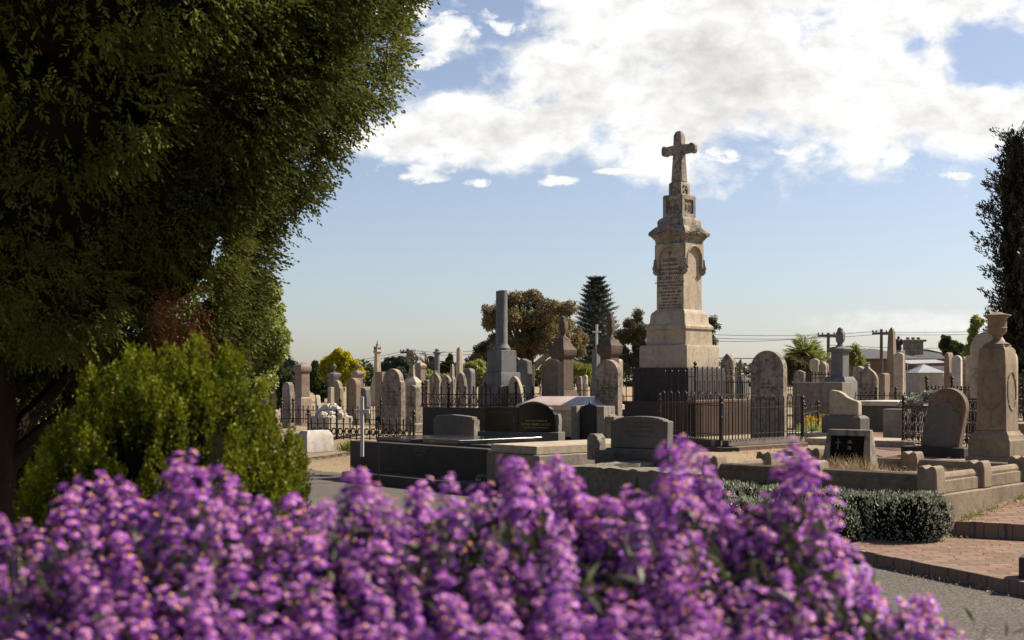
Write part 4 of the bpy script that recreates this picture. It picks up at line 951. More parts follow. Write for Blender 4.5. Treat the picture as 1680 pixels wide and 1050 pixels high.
fence('lattice iron fence with looped swags, longer run left of its corner',o+Vector((0,.1)),e1+Vector((0,.1)),Z(669,25),.43,'lattice',8,'iron',.52,(0,.42,1),'lattice iron fence')
fence('lattice iron fence with looped swags, run passing before the broken column',e1+Vector((0,.1)),e2+Vector((0,.1)),Z(669,25),.43,'lattice',7,'iron',.52,(.5,1),'lattice iron fence')
fence('small spiked fence behind the pink hipped tomb',(X(940,33),33),(X(982,31.5),31.5),.85,.6,'spear',8,'iron',.6,(0,1),None)
fence('spiked black fence below the palm, by the grey block tomb',(X(1288,33),33),(X(1330,30.5),30.5),.85,.62,'spear2',11,'iron',.7,(1,),None)
fence('row of iron spikes above the long grey block tomb',(X(1330,30.3),30.3),(X(1362,29.6),29.6),Z(627,30),.25,'spear',6,'iron',.3,(0,),None)
fence('low iron rail fence in front of the obelisk and house',(X(1400,31),31),(X(1530,29.5),29.5),.95,.32,'low',16,'iron',.45,(0,.3,.55,1),None)
fence('iron rail fence behind the tilted headstone',(X(1520,26),26),(X(1606,24.5),24.5),1.15,.30,'low',14,'iron',.5,(0,.5,1),None)
fence('ornate scrollwork fence panel left of the tilted headstone',(X(1482,21.2),21.2),(X(1532,20.2),20.2),.52,Z(667,20.6)-.52,'scroll',5,'iron',.8,(0,),'scrollwork fence')
fence('ornate scrollwork fence panel between the tilted headstone and urn pillar',(X(1560,19.9),19.9),(X(1612,18.9),18.9),.52,.76,'scroll',5,'iron',.85,(1,),'scrollwork fence')
fence('tall scrollwork fence at the right edge beside the urn pillar',(X(1658,22),22),(X(1700,21),21),.85,.78,'scroll',5,'iron',.9,(0,),None)
fence('short open iron railing above the marigold bed',(X(1318,23.2),23.2),(X(1342,25.5),25.5),.5,.62,'low',3,'iron',.66,(0,1),None)
# ---------------------------------------------------------------- power poles and lines
def pole(label,px,D,yt,arms,xw=.9):
    th=thing('power_pole',label,'power pole',(X(px,D),D,.2)); zt=Z(yt,D)-.2
    MB().tube([(0,0,0),(0,0,zt)],[.12,.09],8).build('pole','deadwood',th,0)
    for y in arms:
        z=Z(y,D)-.2; m_=MB(); m_.box(-xw,xw,-.06,.06,z-.07,z+.07)
        m_.build('crossarm','deadwood',th,0)
        m_=MB()
        for x in (-.85,-.5,.5,.85): m_.lathe([(.04,z+.08),(.06,z+.14),(.03,z+.2)],6,x*xw/.9,0)
        m_.build('insulators','blue',th,0)
    return th
pole('wooden power pole behind the granite urn pedestal',1359,75,546,(551,),.62)
pole('wooden power pole with two lamps of the crossarm in front of the brick house',1446,78,540,(547,),.55)
pole('distant power pole left of the bare branches',669,85,572,(578,),.5)
def wire(label,x0,y0,D0_,x1,y1,D1_,sag,r_=.018):
    p0=Vector((X(x0,D0_),D0_,Z(y0,D0_)));p1=Vector((X(x1,D1_),D1_,Z(y1,D1_)))
    mid=(p0+p1)/2; pts=[]
    for i in range(17):
        t_=i/16; p=p0.lerp(p1,t_); p.z-=sag*4*t_*(1-t_); pts.append(p-p0)
    o=MB().tube(pts,r_,4).build('power_line','cable',None,0); o.location=p0; tag(o,label,'power line','overhead power lines')
wire('uppermost overhead wire crossing right of the cross monument',1100,545,76,1446,543,78,.25); wire('second overhead wire right of the cross monument, just under the top one',1100,551,76,1446,548,78,.25)
wire('third overhead wire right of the cross monument, sagging to the wooden pole',1100,555,76,1359,551,75,.25); wire('lowest overhead wire behind the round headstones, below the palm crown',1100,582,70,1420,572,70,.35,.03)
wire('upper wire running from the house pole to the right edge',1446,545,78,1760,538,82,.1); wire('lower wire running from the house pole to the right edge',1446,549,78,1760,543,82,.1); wire('wire crossing the slate roof to the right',1359,566,75,1760,560,80,.3)
wire('upper wire left of the broken column, behind the pinnacled column',430,604,80,669,574,85,.3); wire('upper wire between the distant pole and the broken column',669,574,85,860,560,85,.4); wire('lower wire between the distant pole and the broken column',669,578,85,860,566,85,.4)
wire('middle wire left of the distant pole above the yellow tree',430,609,80,669,578,85,.3); wire('lowest wire right of the yellow tree',560,600,80,669,600,85,.1)
# ---------------------------------------------------------------- the brick house
D_=88; hs_=thing('brick_house','brick house with a grey slate hipped roof and tall chimney behind the cemetery','house',(X(1480,D_),D_,.2))
hx0,hx1=X(1392,D_)-X(1480,D_),X(1556,D_)-X(1480,D_); ze=Z(589,D_)-.2; zr=Z(572.5,D_)-.2
def roof(m_,x0,x1,y0,y1,ze,zr,ov=.4,hip=3.):
    yc=(y0+y1)/2; m_.add([(x0-ov,y0-ov,ze),(x1+ov,y0-ov,ze),(x1+ov,y1+ov,ze),(x0-ov,y1+ov,ze),(x0+hip,yc,zr),(x1-hip,yc,zr)],[[0,1,5,4],[1,2,5],[2,3,4,5],[3,0,4],[3,2,1,0]])
lx=lambda px,dy: X(px,D_+dy)-X(1480,D_)
lz=lambda py,dy: Z(py,D_+dy)-.2
MB().box(lx(1400,0),lx(1506,0),0,7,0,ze).build('wall','brickwall',hs_,0)
m_=MB(); roof(m_,lx(1400,0),lx(1506,0),0,7,ze+.02,lz(572,3.5),.4,2.0); m_.build('roof','slateroof',hs_,0)
m_=MB(); m_.box(lx(1506,5),lx(1575,5),7.1,14,0,lz(589,7)); m_.build('rear_wall','brickwall',hs_,0)
m_=MB(); roof(m_,lx(1494,7),lx(1580,7),7.1,14,lz(589,7)+.02,lz(573,10.5),.4,2.4); m_.build('rear_roof','slateroof',hs_,0)
m_=MB(); cx=lx(1498,9); m_.box(cx-.6,cx+.6,8.4,9.6,2,lz(561,9)).box(cx-.78,cx+.78,8.2,9.8,lz(561,9),lz(557.5,9)); m_.build('chimney','sand_grey',hs_,.03)
for dx in (-.4,0,.4): MB().lathe([(.12,lz(557.5,9)),(.13,lz(555,9)),(.16,lz(553.5,9))],8,cx+dx,9).build('chimney_pot','pink',hs_,0)
m_=MB(); ax0=X(1499,D_)-X(1480,D_); m_.box(ax0,ax0+1.9,-2.2,-.01,0,Z(601,D_)-.2); m_.build('porch_wall','whitepaint',hs_,0)
wn=MB(); wn.box(ax0+.25,ax0+1.3,-2.26,-2.21,1.0,2.0); wn=wn.build('window','whitepaint',hs_,0); MB().box(ax0+.33,ax0+1.22,-2.28,-2.262,1.08,1.92).build('pane','blackgranite',wn,0)
for (xa,xb) in ((-5.2,-4.2),(-2.6,-1.6)):
    wn=MB().box(X(1480,D_)*0+xa+2,xb+2,-.05,-.001,1.1,2.5).build('window','whitepaint',hs_,0); MB().box(xa+2.1,xb+1.9,-.07,-.051,1.2,2.4).build('pane','blackgranite',wn,0)
D_=70; sh=thing('tin_shed','cream shed with a pointed corrugated tin roof in front of the brick house','shed',(X(1525,D_),D_,.2))
a=X(1509,D_)-X(1525,D_); b=X(1548,D_)-X(1525,D_)
MB().box(a,b,0,3,0,Z(612,D_)-.2).build('wall','cream',sh,0)
m_=MB(); roof(m_,a,b,0,3,Z(612,D_)-.18,Z(596,D_)-.2,.15,.70); m_.build('roof','tin',sh,0)
m_=MB(); m_.add([(b-1.2,2,Z(596,D_)-.2),(b+.9,2,Z(594,D_)-.2),(b+.9,4,Z(588,D_)-.2),(b-1.4,4,Z(589,D_)-.2)],[[0,1,2,3]]); m_.build('lean_to_roof','tin',sh,0)
slab('kerb block of dark brick at the right edge of the lower step',1690,9.6,.12,.3,.10,.27,'basalt',name='kerb_block',cat='kerb block',az=30)
# ================================================================ vegetation
rg=np.random.default_rng(7)
# ---- big conifer on the left
TX,TY=-4.3,10.2
tree=thing('conifer_tree','huge dark drooping conifer filling the upper left','tree',(TX,TY,0))
lob=[]
def crownR(z): # radius of the crown by height, from the photograph's outline
    pts=[(1.2,.4),(1.75,1.25),(2.0,1.7),(2.4,2.15),(3.0,2.62),(3.6,3.03),(4.4,3.48),(5.5,3.85),(7,3.7),(9,2.8),(11,1.2),(12,.3)]
    for (a,b),(c,d) in zip(pts,pts[1:]):
        if a<=z<=c: return b+(d-b)*(z-a)/(c-a)
    return .3
for k in range(330):
    z=2.15+3.4*(k/250)**1.0 if k<250 else 5.5+4.6*((k-250)/80); a=k*2.39996
    hol=noise.noise(Vector((math.cos(a)*2.6,math.sin(a)*2.6,z*1.1)))
    jj=max(0,.10-1.1*hol)+abs(rg.normal())*.08; r_=crownR(z)-.46-min(jj,.42)
    s0=.27+.20*rg.random()
    lob.append((r_*math.cos(a),r_*math.sin(a),z,s0,s0,s0*1.35))
for k in range(80):
    a=rg.uniform(0,6.28); r_=2.0*math.sqrt(rg.random()); lob.append((r_*math.cos(a),r_*math.sin(a),2.15+.25*rg.random(),.3,.3,.35))
P_,d_,i_=lobepts(lob,330000,rg,.30,.82)
wp=P_+np.array([TX,TY,0.]); front=(wp[:,1]<TY+1.0)&(wp[:,2]<5.3)&(wp[:,0]/wp[:,1]*F+CX>-90)
ppx=wp[:,0]/wp[:,1]*F+CX; keep=(front&((ppx>170)|(rg.random(len(P_))<.3)))|(rg.random(len(P_))<.08); P_,d_,i_=P_[keep],d_[keep],i_[keep]
lr=rg.random(len(lob))
A_d=d_*.75+np.array([0,0,-.45])+rg.normal(size=P_.shape)*.22
hr=np.sqrt(P_[:,0]**2+P_[:,1]**2); A_d[:,0]+=.5*P_[:,0]/hr; A_d[:,1]+=.5*P_[:,1]/hr
bm=(np.abs(wp[keep][:,2]-2.05)<.28)&(wp[keep][:,0]/wp[keep][:,1]*F+CX>235)&(wp[keep][:,0]/wp[keep][:,1]*F+CX<335)&(wp[keep][:,1]<TY)
bm2=rg.random(len(lob))<.006
bm=bm|bm2[i_]
spraycloud('foliage',P_[~bm],A_d[~bm],.20,9,.055,.019,'conifer',rg,tree,lr[i_][~bm])
spraycloud('brown_foliage',P_[bm],A_d[bm]+np.array([0,0,-.5]),.17,8,.055,.012,'conifer_brown',rg,tree)
# opaque near-black blobs added to stand in for the shade inside the crown
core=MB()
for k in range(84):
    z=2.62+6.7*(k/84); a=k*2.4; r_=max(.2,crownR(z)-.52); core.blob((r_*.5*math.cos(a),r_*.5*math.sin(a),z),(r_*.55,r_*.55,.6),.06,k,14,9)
core.build('shade_core','innerdark',tree,0)
trunk(tree,[(0,0,-.1),(.05,.0,1.2),(0,.1,3),(.1,0,6),(0,0,10)],.34,.12,'darkbark')
for k in range(9):
    a=k*.75+.3; z=.9+.12*k; MB().tube([(.25*math.cos(a),.25*math.sin(a),z),(1.1*math.cos(a),1.1*math.sin(a),z+.75),(2.0*math.cos(a),2.0*math.sin(a),z+1.0)],[.09,.06,.03],7).build('limb','darkbark',tree,0)
# a darker companion further left closing the view
tree=thing('conifer_tree','shaded conifer standing behind the huge one at the far left edge','tree',(-8.2,15.5,0.1))
lob=[]
for k in range(90):
    z=.7+6.5*k/90; a=k*2.4; r_=2.6-.15*z; lob.append((r_*math.cos(a),r_*math.sin(a),z,.6,.6,.7))
P_,d_,i_=lobepts(lob,14000,rg,.4,.75); spraycloud('foliage',P_,d_+np.array([0,0,-.5]),.30,8,.09,.035,'conifer',rg,tree)
core=MB()  # added dark blobs in place of the shade within this crown
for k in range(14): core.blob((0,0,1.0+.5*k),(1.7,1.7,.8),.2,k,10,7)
core.build('shade_core','innerdark',tree,0); trunk(tree,[(0,0,-.1),(0,0,7)],.3,.1)
th=thing('dark_shrub','dark leafy undergrowth in the shade below the huge conifer','shrub',(X(110,12.5),12.5,0)); lob=[]
for k in range(80): lob.append((rg.uniform(-1.7,1.5),rg.uniform(-.5,.5),rg.uniform(.2,2.3),.4,.4,.4))
P_,d_,i_=lobepts(lob,26000,rg,.5,.7); spraycloud('foliage',P_,d_+np.array([0,0,-.2]),.16,5,.08,.035,'conifer',rg,th); trunk(th,[(0,0,0),(0,0,2)],.08,.03,'darkbark')
# ---- rounded thuja bush
BX,BY=X(285,4.5),4.5
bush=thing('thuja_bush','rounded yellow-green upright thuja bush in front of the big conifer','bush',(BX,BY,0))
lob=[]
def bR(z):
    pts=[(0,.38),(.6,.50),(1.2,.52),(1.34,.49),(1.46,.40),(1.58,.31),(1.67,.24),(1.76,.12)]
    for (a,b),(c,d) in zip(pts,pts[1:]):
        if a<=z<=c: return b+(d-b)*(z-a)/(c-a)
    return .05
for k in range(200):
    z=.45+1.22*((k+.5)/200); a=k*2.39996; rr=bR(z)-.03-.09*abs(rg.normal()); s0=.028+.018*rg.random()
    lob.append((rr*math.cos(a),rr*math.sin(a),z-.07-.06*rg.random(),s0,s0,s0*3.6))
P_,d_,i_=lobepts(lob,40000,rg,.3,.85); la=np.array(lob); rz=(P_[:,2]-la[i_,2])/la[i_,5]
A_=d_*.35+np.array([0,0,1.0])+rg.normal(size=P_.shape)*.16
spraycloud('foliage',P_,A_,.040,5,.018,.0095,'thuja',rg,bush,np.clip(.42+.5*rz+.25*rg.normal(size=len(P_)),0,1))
core=MB(); core.blob((0,0,.80),(.36,.36,.74),.05,3,20,14); core.build('shade_core','innerdark',bush,0)  # added near-black blob, painted shade behind the bush's sprays
m_=MB(); 
for k in range(6): m_.tube([(.04*math.cos(k),.04*math.sin(k),0),(.2*math.cos(k),.2*math.sin(k),.6)],[.025,.012],6)
m_.build('stem','bark',bush,0)
# ---- generic broadleaf trees
def broadtree(label,name,px,D,crowns,n,L,W,mat,tr=.25,zb=.3,bias=(0,0,0),trunkto=None,cull=.7,limbs=5,inner=.4,out=.8,cat='tree'):
    th=thing(name,label,cat,(X(px,D),D,zb)); lob=[]
    if len(crowns)<26:
        rs_=random.Random(int(px)); c2_=[]
        for (x,y,rx,ry,*dd) in crowns:
            for k in range(7):
                a=rs_.uniform(0,6.28); t_=math.sqrt(rs_.random())*.85; q_=rs_.uniform(.28,.55)
                c2_.append((x+rx*t_*math.cos(a),y+ry*t_*math.sin(a),rx*q_+.5,ry*q_+.5,M(rx,D)*rs_.uniform(-.8,.8)))
        crowns=c2_
    for (x,y,rx,ry,*dd) in crowns:
        dz=dd[0] if dd else 0
        lob.append((X(x,D)-X(px,D),dz,Z(y,D)-zb,M(rx,D),M((rx+ry)/2,D),M(ry,D)))
    leafcloud('crown',lob,n,L,W,mat,rg,th,bias,out=out,rand=.9,inner=inner,cull=cull)
    zt=trunkto if trunkto else np.mean([l[2] for l in lob])
    trunk(th,[(0,0,0),(tr*.4,0,zt*.5),(0,0,zt)],tr,tr*.4)
    for k in range(min(limbs,len(lob))):
        l=lob[k*len(lob)//max(1,limbs)]; MB().tube([(0,0,zt*.45),(l[0]*.5,l[1]*.5,zt*.45+(l[2]-zt*.45)*.6),(l[0],l[1],l[2])],[tr*.5,tr*.3,tr*.12],6).build('limb','bark',th,0)
    return th
def lobs(rnd,n,cx,cy,rx,ry,s,dep):
    o=[]
    for k in range(n):
        a=rnd.uniform(0,6.28); t_=math.sqrt(rnd.random()); b=rnd.uniform(-1,1)
        o.append((cx+rx*t_*math.cos(a),cy-ry*t_*math.sin(a),s*rnd.uniform(.7,1.3),s*rnd.uniform(.6,1.1),b*dep*(1-t_*.5)))
    return o
r1=random.Random(5)
broadtree('bright green leafy tree tucked behind the conifer edge','broadleaf_tree',395,24,
 lobs(r1,60,400,545,50,100,24,.9)+[(452,505,13,11),(456,525,11,9),(446,480,14,14),(458,552,9,9),(445,575,16,16),(440,600,14,10),(425,460,18,14)],80000,.075,.045,'broad',tr=.16,cull=.72)
broadtree('dark green bushy conifers behind the small headstones at left','shrub',452,44,[(470,640,22,14),(450,636,20,16),(462,612,16,13),(478,622,12,14),(438,640,16,14),(455,655,26,12),(480,650,10,12)],14000,.14,.06,'green',tr=.12,cat='shrub')
# araucaria-like drooping branches peeking out
th=thing('umbrella_pine','distant tree with flat drooping branch tips right of the leafy tree','tree',(X(446,60),60,.3)); m_=MB(); m_.tube([(0,0,0),(0,0,Z(580,60)-.3)],.2,7); m_.build('trunk','bark',th,0)
pts=[];dd=[]
for (y,rx) in ((588,26),(596,34),(605,30),(614,34)):
    for k in range(9):
        a=k*.7; 
        for t_ in np.linspace(.15,1,26):
            r_=M(rx,60)*t_; pts.append((r_*math.cos(a),r_*math.sin(a),Z(y,60)-.3+.35*math.sin(t_*2.6)*1.0-.5*t_*t_)); dd.append((math.cos(a),math.sin(a),-.2))
spraycloud('foliage',np.array(pts),np.array(dd),.4,8,.22,.05,'pine',rg,th)
# yellow tree
broadtree('bright golden yellow tree in the left distance','golden_tree',550,62,[(552,584,11,11),(566,592,13,13),(580,604,10,12),(532,600,10,13),(524,612,10,12),(590,612,6,8),(552,590,9,12),(545,598,13,12),(561,600,12,12),(572,606,12,11),(540,612,12,13),(556,616,15,13),(573,620,10,11),(528,610,12,11),(582,612,5,8),(536,600,8,9)],34000,.11,.075,'yellow',tr=.2,bias=(.2,0,.3))
broadtree('dull green shrubbery left of and below the golden tree','shrub',528,60,[(516,612,10,15),(524,630,13,14),(514,632,12,16),(536,642,20,10)],16000,.11,.07,'green',tr=.12,cat='shrub')
# mid-left background
broadtree('dark rounded conifer clump behind the pale round headstone','conifer_clump',645,70,[(637,600,10,10),(650,592,12,8),(660,600,9,10),(647,606,16,9),(630,608,8,6),(672,604,10,8)],15000,.12,.07,'pine',tr=.2)
broadtree('left of the two small pointed cypresses behind the grey column','cypress',707,66,[(707,600,7,13),(705,607,9,10),(708,592,4,8)],9000,.11,.06,'green',tr=.12,bias=(0,0,.5))
broadtree('right, slimmer of the small pointed cypresses beside the pink obelisk','cypress',738,66,[(738,602,5,13),(738,594,3,9),(726,606,7,9)],8000,.11,.06,'green',tr=.12,bias=(0,0,.5))
broadtree('leafy green hedge shrub left of the broken column','shrub',778,50,[(770,608,13,12),(785,604,12,9),(760,615,12,12),(790,618,10,12),(700,618,12,8),(730,620,12,7)],16000,.1,.06,'broad',tr=.1,cat='shrub')
broadtree('clump of spiky lime plants under the Norfolk pine','shrub',955,52,[(945,612,12,6),(960,612,10,6),(968,614,6,5),(935,616,10,7)],4500,.3,.05,'limegreen',tr=.05,bias=(0,0,1.6),cat='shrub')
# bare branches
th=thing('bare_tree','bare twisted tree branches beside the distant power pole','tree',(X(700,60),60,.3)); m_=MB(); rb=random.Random(3)
m_.tube([(0,0,0),(0,0,Z(600,60)-.3)],.1,6)
for k in range(12):
    z=Z(600,60)-.3; x=0; y=0; pts=[(0,0,z)]; a=rb.uniform(-1.2,1.2)
    for j in range(6):
        x+=.22*math.sin(a); z+=.16*math.cos(a)*(1 if rb.random()>.25 else -.4); y+=rb.uniform(-.1,.1); a+=rb.uniform(-.6,.6); pts.append((x,y,z))
    m_.tube(pts,[.045,.04,.035,.03,.022,.016,.01],5)
m_.build('trunk','deadwood',th,0)
# fig tree
r1=random.Random(11)
fl=[(868,505,45,22,0),(835,512,28,22,0),(905,515,32,24,0),(930,545,24,26,0),(815,540,24,24,0),(860,535,44,30,0),(900,545,36,30,0),(795,578,22,14,0),(785,590,14,8,0),(948,565,13,20,0),(820,565,22,16,0),(880,570,36,20,0),(925,580,20,22,0),(938,610,10,20,0),(862,492,26,10,0),(810,520,16,14,0)]
fl2=[]
for (x,y,rx,ry,_) in fl:
    for k in range(8):
        a=r1.uniform(0,6.28); t_=math.sqrt(r1.random()); fl2.append((x+rx*.9*t_*math.cos(a),y+ry*.9*t_*math.sin(a),rx*.34+3,ry*.36+3,r1.uniform(-2.4,2.4)))
broadtree('wide brownish spreading fig tree behind the broken column','fig_tree',865,62,fl2,85000,.105,.065,'fig',tr=.35,limbs=9,inner=.95,cull=.35,out=.25)
# Norfolk pine
def norfolk(label,px,D,yt,yb,half):
    th=thing('norfolk_pine',label,'tree',(X(px,D),D,.2)); zt=Z(yt,D)-.2; z0=Z(yb,D)-.2
    pts=[];dd=[]
    br=MB(); br.tube([(0,0,0),(0,0,zt*.6),(0,0,zt)],[.35,.15,.03],9); n=19
    for k in range(n):
        t_=k/(n-1); z=z0+(zt-z0)*(t_**.92); rad=M(half,D)*(1-t_)**.6*(.80+.3*rg.random())*min(1,.75+t_*1.2)
        if t_>.97: rad=.25
        for j in range(11):
            a=2*math.pi*j/11+k*.41; ln=rad*rg.uniform(.7,1.12); cs,sn=math.cos(a),math.sin(a)
            br.tube([(0,0,z),(ln*.5*cs,ln*.5*sn,z+.08*ln),(ln*cs,ln*sn,z+.33*ln)],[.05,.035,.015],4)
            for q_ in np.linspace(.15,1,24):
                r_=ln*q_; zz_=z+(.33*q_**1.8)*ln
                for sd_ in (-1,1): pts.append((r_*cs,r_*sn,zz_)); dd.append((cs*.7-sn*sd_*.75,sn*.7+cs*sd_*.75,.45))
    br.build('trunk','bark',th,0)  # mesh holds the branch whorls as well as the trunk
    spraycloud('foliage',np.array(pts),np.array(dd),.34,4,.17,.035,'pine',rg,th)
norfolk('tall symmetrical Norfolk pine left of the cross monument',978,72,461,612,52)
# eucalypt behind monument
r1=random.Random(21)
broadtree('straggly olive gum tree showing on both sides of the monument base','gum_tree',1105,44,
 [(1045,520,8,8),(1040,535,14,12),(1030,555,16,14),(1022,575,14,12),(1050,545,16,18),(1055,575,18,20),(1035,595,20,14),(1018,590,9,12),(1048,510,6,5),(1165,525,9,7),(1172,535,8,7),(1168,560,8,7),(1160,550,10,18),(1100,560,34,30),(1130,540,24,20),(1018,552,7,6),(1150,575,14,14),(1052,600,16,12)],34000,.11,.032,'gum',tr=.2,bias=(0,0,-.9),inner=.6,cull=.5)
# palm
th=thing('palm_tree','short palm with arching fronds between the headstones and power pole','palm',(X(1322,62),62,.3)); MB().lathe([(.45,0),(.38,Z(592,62)-.3),(.6,Z(585,62)-.3),(.3,Z(580,62)-.3)],10).build('trunk','bark',th,0)
pts=[];dd=[];br=MB(); zc=Z(585,62)-.3
for j in range(44):
    a=j*2.4; el=R(8+72*((j*37)%44)/44); ln=rg.uniform(.8,1.1)*1.15; pr=Vector((0,0,zc))
    line=[]
    for q_ in np.linspace(0,1,14):
        r_=ln*q_; x=r_*math.cos(el); z=zc+r_*math.sin(el)-.55*q_*q_*ln*math.cos(el); p=(x*math.cos(a),x*math.sin(a),z); line.append(p)
        for sg in (-1,1): pts.append(p); dd.append((math.cos(a)*.8-math.sin(a)*sg*.8,math.sin(a)*.8+math.cos(a)*sg*.8,.35))
    br.tube(line,.018,4)
br.build('fronds','stem',th,0)
co_,qd_=leafgeo(np.array(pts),np.array(dd),.42,.05,rg,.02); npmesh('leaflets',co_,qd_,'limegreen',th,rg.random(len(pts)))
broadtree('feathery grey-green shrub below the palm','shrub',1308,58,[(1300,600,16,10),(1318,604,14,9),(1340,600,10,9),(1290,612,12,8)],7000,.16,.07,'gum',tr=.1,cat='shrub')
broadtree('small weeping green tree right of the granite urn pedestal','weeping_tree',1402,60,[(1402,575,6,9),(1400,588,8,12),(1407,592,5,12),(1396,580,4,8)],6000,.25,.04,'limegreen',tr=.08,bias=(0,0,-1.5))
broadtree('dark leafy tree behind the shed, right of the chimney','broadleaf_tree',1560,66,[(1550,558,7,7),(1553,570,9,9),(1566,570,12,8),(1575,574,8,6),(1558,580,14,9),(1547,568,5,6)],11000,.11,.07,'green',tr=.15)
broadtree('sunlit thin tree left of the right urn pillar','broadleaf_tree',1603,40,[(1602,530,9,9),(1596,540,6,6),(1598,556,9,9),(1590,585,10,8),(1600,575,12,12)],6500,.09,.045,'broad',tr=.08,inner=.7,cull=.3)
broadtree('green foliage patch behind the right scrollwork fence','shrub',1680,30,[(1672,640,14,12),(1690,630,16,20)],5000,.1,.05,'green',tr=.05,cat='shrub')
# dark cypress, right edge
D_=42; th=thing('cypress','tall dark ragged cypress at the right edge','tree',(X(1700,D_),D_,.3)); lob=[]
prof=[(208,3),(212,18),(245,28),(265,35),(282,42),(310,57),(328,55),(350,50),(365,54),(398,61),(420,55),(440,45),(480,48),(520,50),(560,52),(630,56)]
def cw(y):
    for (a,b),(c,d) in zip(prof,prof[1:]):
        if a<=y<=c: return b+(d-b)*(y-a)/(c-a)
    return 50
r1=random.Random(8); pts=[];dd=[]
th.location.x=X(1667,D_)
for k in range(430):
    y=206+424*(k/430)**1.05**.92; a=k*2.39996+r1.uniform(-.3,.3); R0=M(cw(y),D_)*r1.choice((.5,.68,.85,1.0,1.2)); z0=Z(y,D_)-.3; up=r1.uniform(.25,.55)
    n_=int(46*R0/M(50,D_))+14
    for _ in range(n_):
        t_=r1.random()**.75; rr=R0*(.25+.75*t_); j_=.13*(1.08-t_)+.02
        pts.append((rr*math.cos(a)+r1.gauss(0,j_*.7),rr*math.sin(a)+r1.gauss(0,j_*.7),z0-.28+up*rr*.9*t_+r1.gauss(0,j_))); dd.append((math.cos(a)*.7,math.sin(a)*.7,.8))
P_=np.array(pts); A_=np.array(dd)+rg.normal(size=P_.shape)*.35
co_,qd_=leafgeo(P_,A_,.15*(.5+.8*rg.random(len(P_))),.045,rg); npmesh('crown',co_,qd_,'cypress',th,rg.random(len(P_)))
core=MB()  # dark blobs added as the cypress's inner shade
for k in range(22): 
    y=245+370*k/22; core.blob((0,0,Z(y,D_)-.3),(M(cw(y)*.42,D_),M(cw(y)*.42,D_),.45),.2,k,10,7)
core.build('shade_core','innerdark',th,0); trunk(th,[(0,0,0),(0,0,4),(0,0,8.5)],.3,.05)
# tree line far behind so the horizon is closed
r1=random.Random(77); L_=[]
for k in range(150): x=-900+k*24+r1.uniform(-8,8); L_.append((X(x,170),r1.uniform(-3,3),r1.uniform(.6,2.0),r1.uniform(2,3.5),2,r1.uniform(.9,1.9)))
th=leafcloud('tree_line',L_,60000,.7,.4,'green',rg,None); th.location=(0,170,.3); tag(th,'low dark line of far trees along the horizon','trees',None,'stuff')
# ---- silver-leaf hedge
def silver(label,blobs,n,L,W,org):
    th=thing('silver_hedge',label,'hedge',org); lob=[(x-org[0],y-org[1],z-org[2],a,b,c) for x,y,z,a,b,c in blobs]
    P_,d_,i_=lobepts(lob,n,rg,.22,.85); k=(P_[:,2]>0)
    P_,d_=P_[k],d_[k]; D__=d_*.8+np.array([0,0,.75])+rg.normal(size=P_.shape)*.45
    co_,qd_=leafgeo(P_,D__,L*(.6+.7*rg.random(len(P_))),W,rg,.12); npmesh('foliage',co_,qd_,'silver',th,rg.random(len(P_)))
    c=MB()  # near-black filling blobs that stand for shade between the hedge leaves
    for i,(x,y,z,a,b,e) in enumerate(lob): c.blob((x,y,z),(a*.86,b*.86,e*.86),.08,i,12,8)
    c.build('shade_core','innerdark',th,0)
B=[]
r1=random.Random(2)
for k in range(22):
    t_=k/21; p=C+ul*(.1+2.2*t_)+Vector((-.35,-.38))*(.62+.10*math.sin(k*1.7)); B.append((p.x,p.y,.22+.02*r1.random(),.24,.24,.27+.03*r1.random()))
for k in range(9):
    t_=k/8; p=C+ul*(.55+1.1*t_)+Vector((-.62,-.62))*(.85+.05*math.sin(k*2.)); B.append((p.x,p.y,.16,.24,.24,.25+.02*r1.random()))
for k in range(4): p=C+Vector((-.08-.06*k,-.25-.03*k)); B.append((p.x,p.y,.30,.2,.2,.24))
silver('silvery grey-leaved low hedge along the front of the weedy plot',B,42000,.034,.012,(C.x-.6,C.y-.3,0))
p=(X(1218,13.2),13.2); silver('small tuft of silver leaves beside the left kerb post of the plot',[(p[0],p[1],.16,.2,.2,.26),(p[0]-.15,p[1]+.1,.12,.16,.16,.2)],3000,.05,.012,(p[0],p[1],0))
p=(X(795,18.),18.); silver('small grey plant at the foot of the sandstone-topped grave',[(p[0],p[1],.10,.12,.12,.14)],1200,.05,.012,(p[0],p[1],0))
# ---- grasses, weeds
def tuft(name,label,pts,L,W,mat,lean=.6,kind='stuff'):
    pts=np.array(pts); D__=np.array([0,0,1.])+rg.normal(size=pts.shape)*lean; D__[:,2]=np.abs(D__[:,2])+.05
    co_,qd_=leafgeo(pts,D__,L*(.4+rg.random(len(pts))),W,rg,.18); o=npmesh(name,co_,qd_,mat,None,rg.random(len(pts))); return tag(o,label,'grass',None,kind)
pts=[]
for k in range(5200):
    a,b=r1.uniform(.1,2.3),r1.uniform(.1,2.0); p=C+ul*a+vr*b; 
    if noise.noise(Vector((p.x*1.6,p.y*1.6,0)))>-.12: pts.append((p.x,p.y,.555))
tuft('dry_grass','dry straw weeds growing in the kerbed plot at lower right',pts,.085,.004,'straw',1.1)
pts=[(X(r1.gauss(1392,26),14.25),14.2+r1.uniform(-.12,.15),.555) for k in range(420)]
tuft('dry_grass','taller dry weeds in front of the cross-panel marker',pts,.17,.005,'straw',.55)
pts=[]
for k in range(30000):
    y=r1.uniform(13.5,34); px=r1.uniform(470,1640); x=X(px,y); d=(x-xe(y))
    if d<.35 or noise.noise(Vector((x*.9,y*.9,3)))<-.02 or (1400<px<1560 and 17.5<y<31) or pathz(x,y)+.0>gz(x,y)+.06 and y<17: continue
    pts.append((x,y,gz(x,y)))
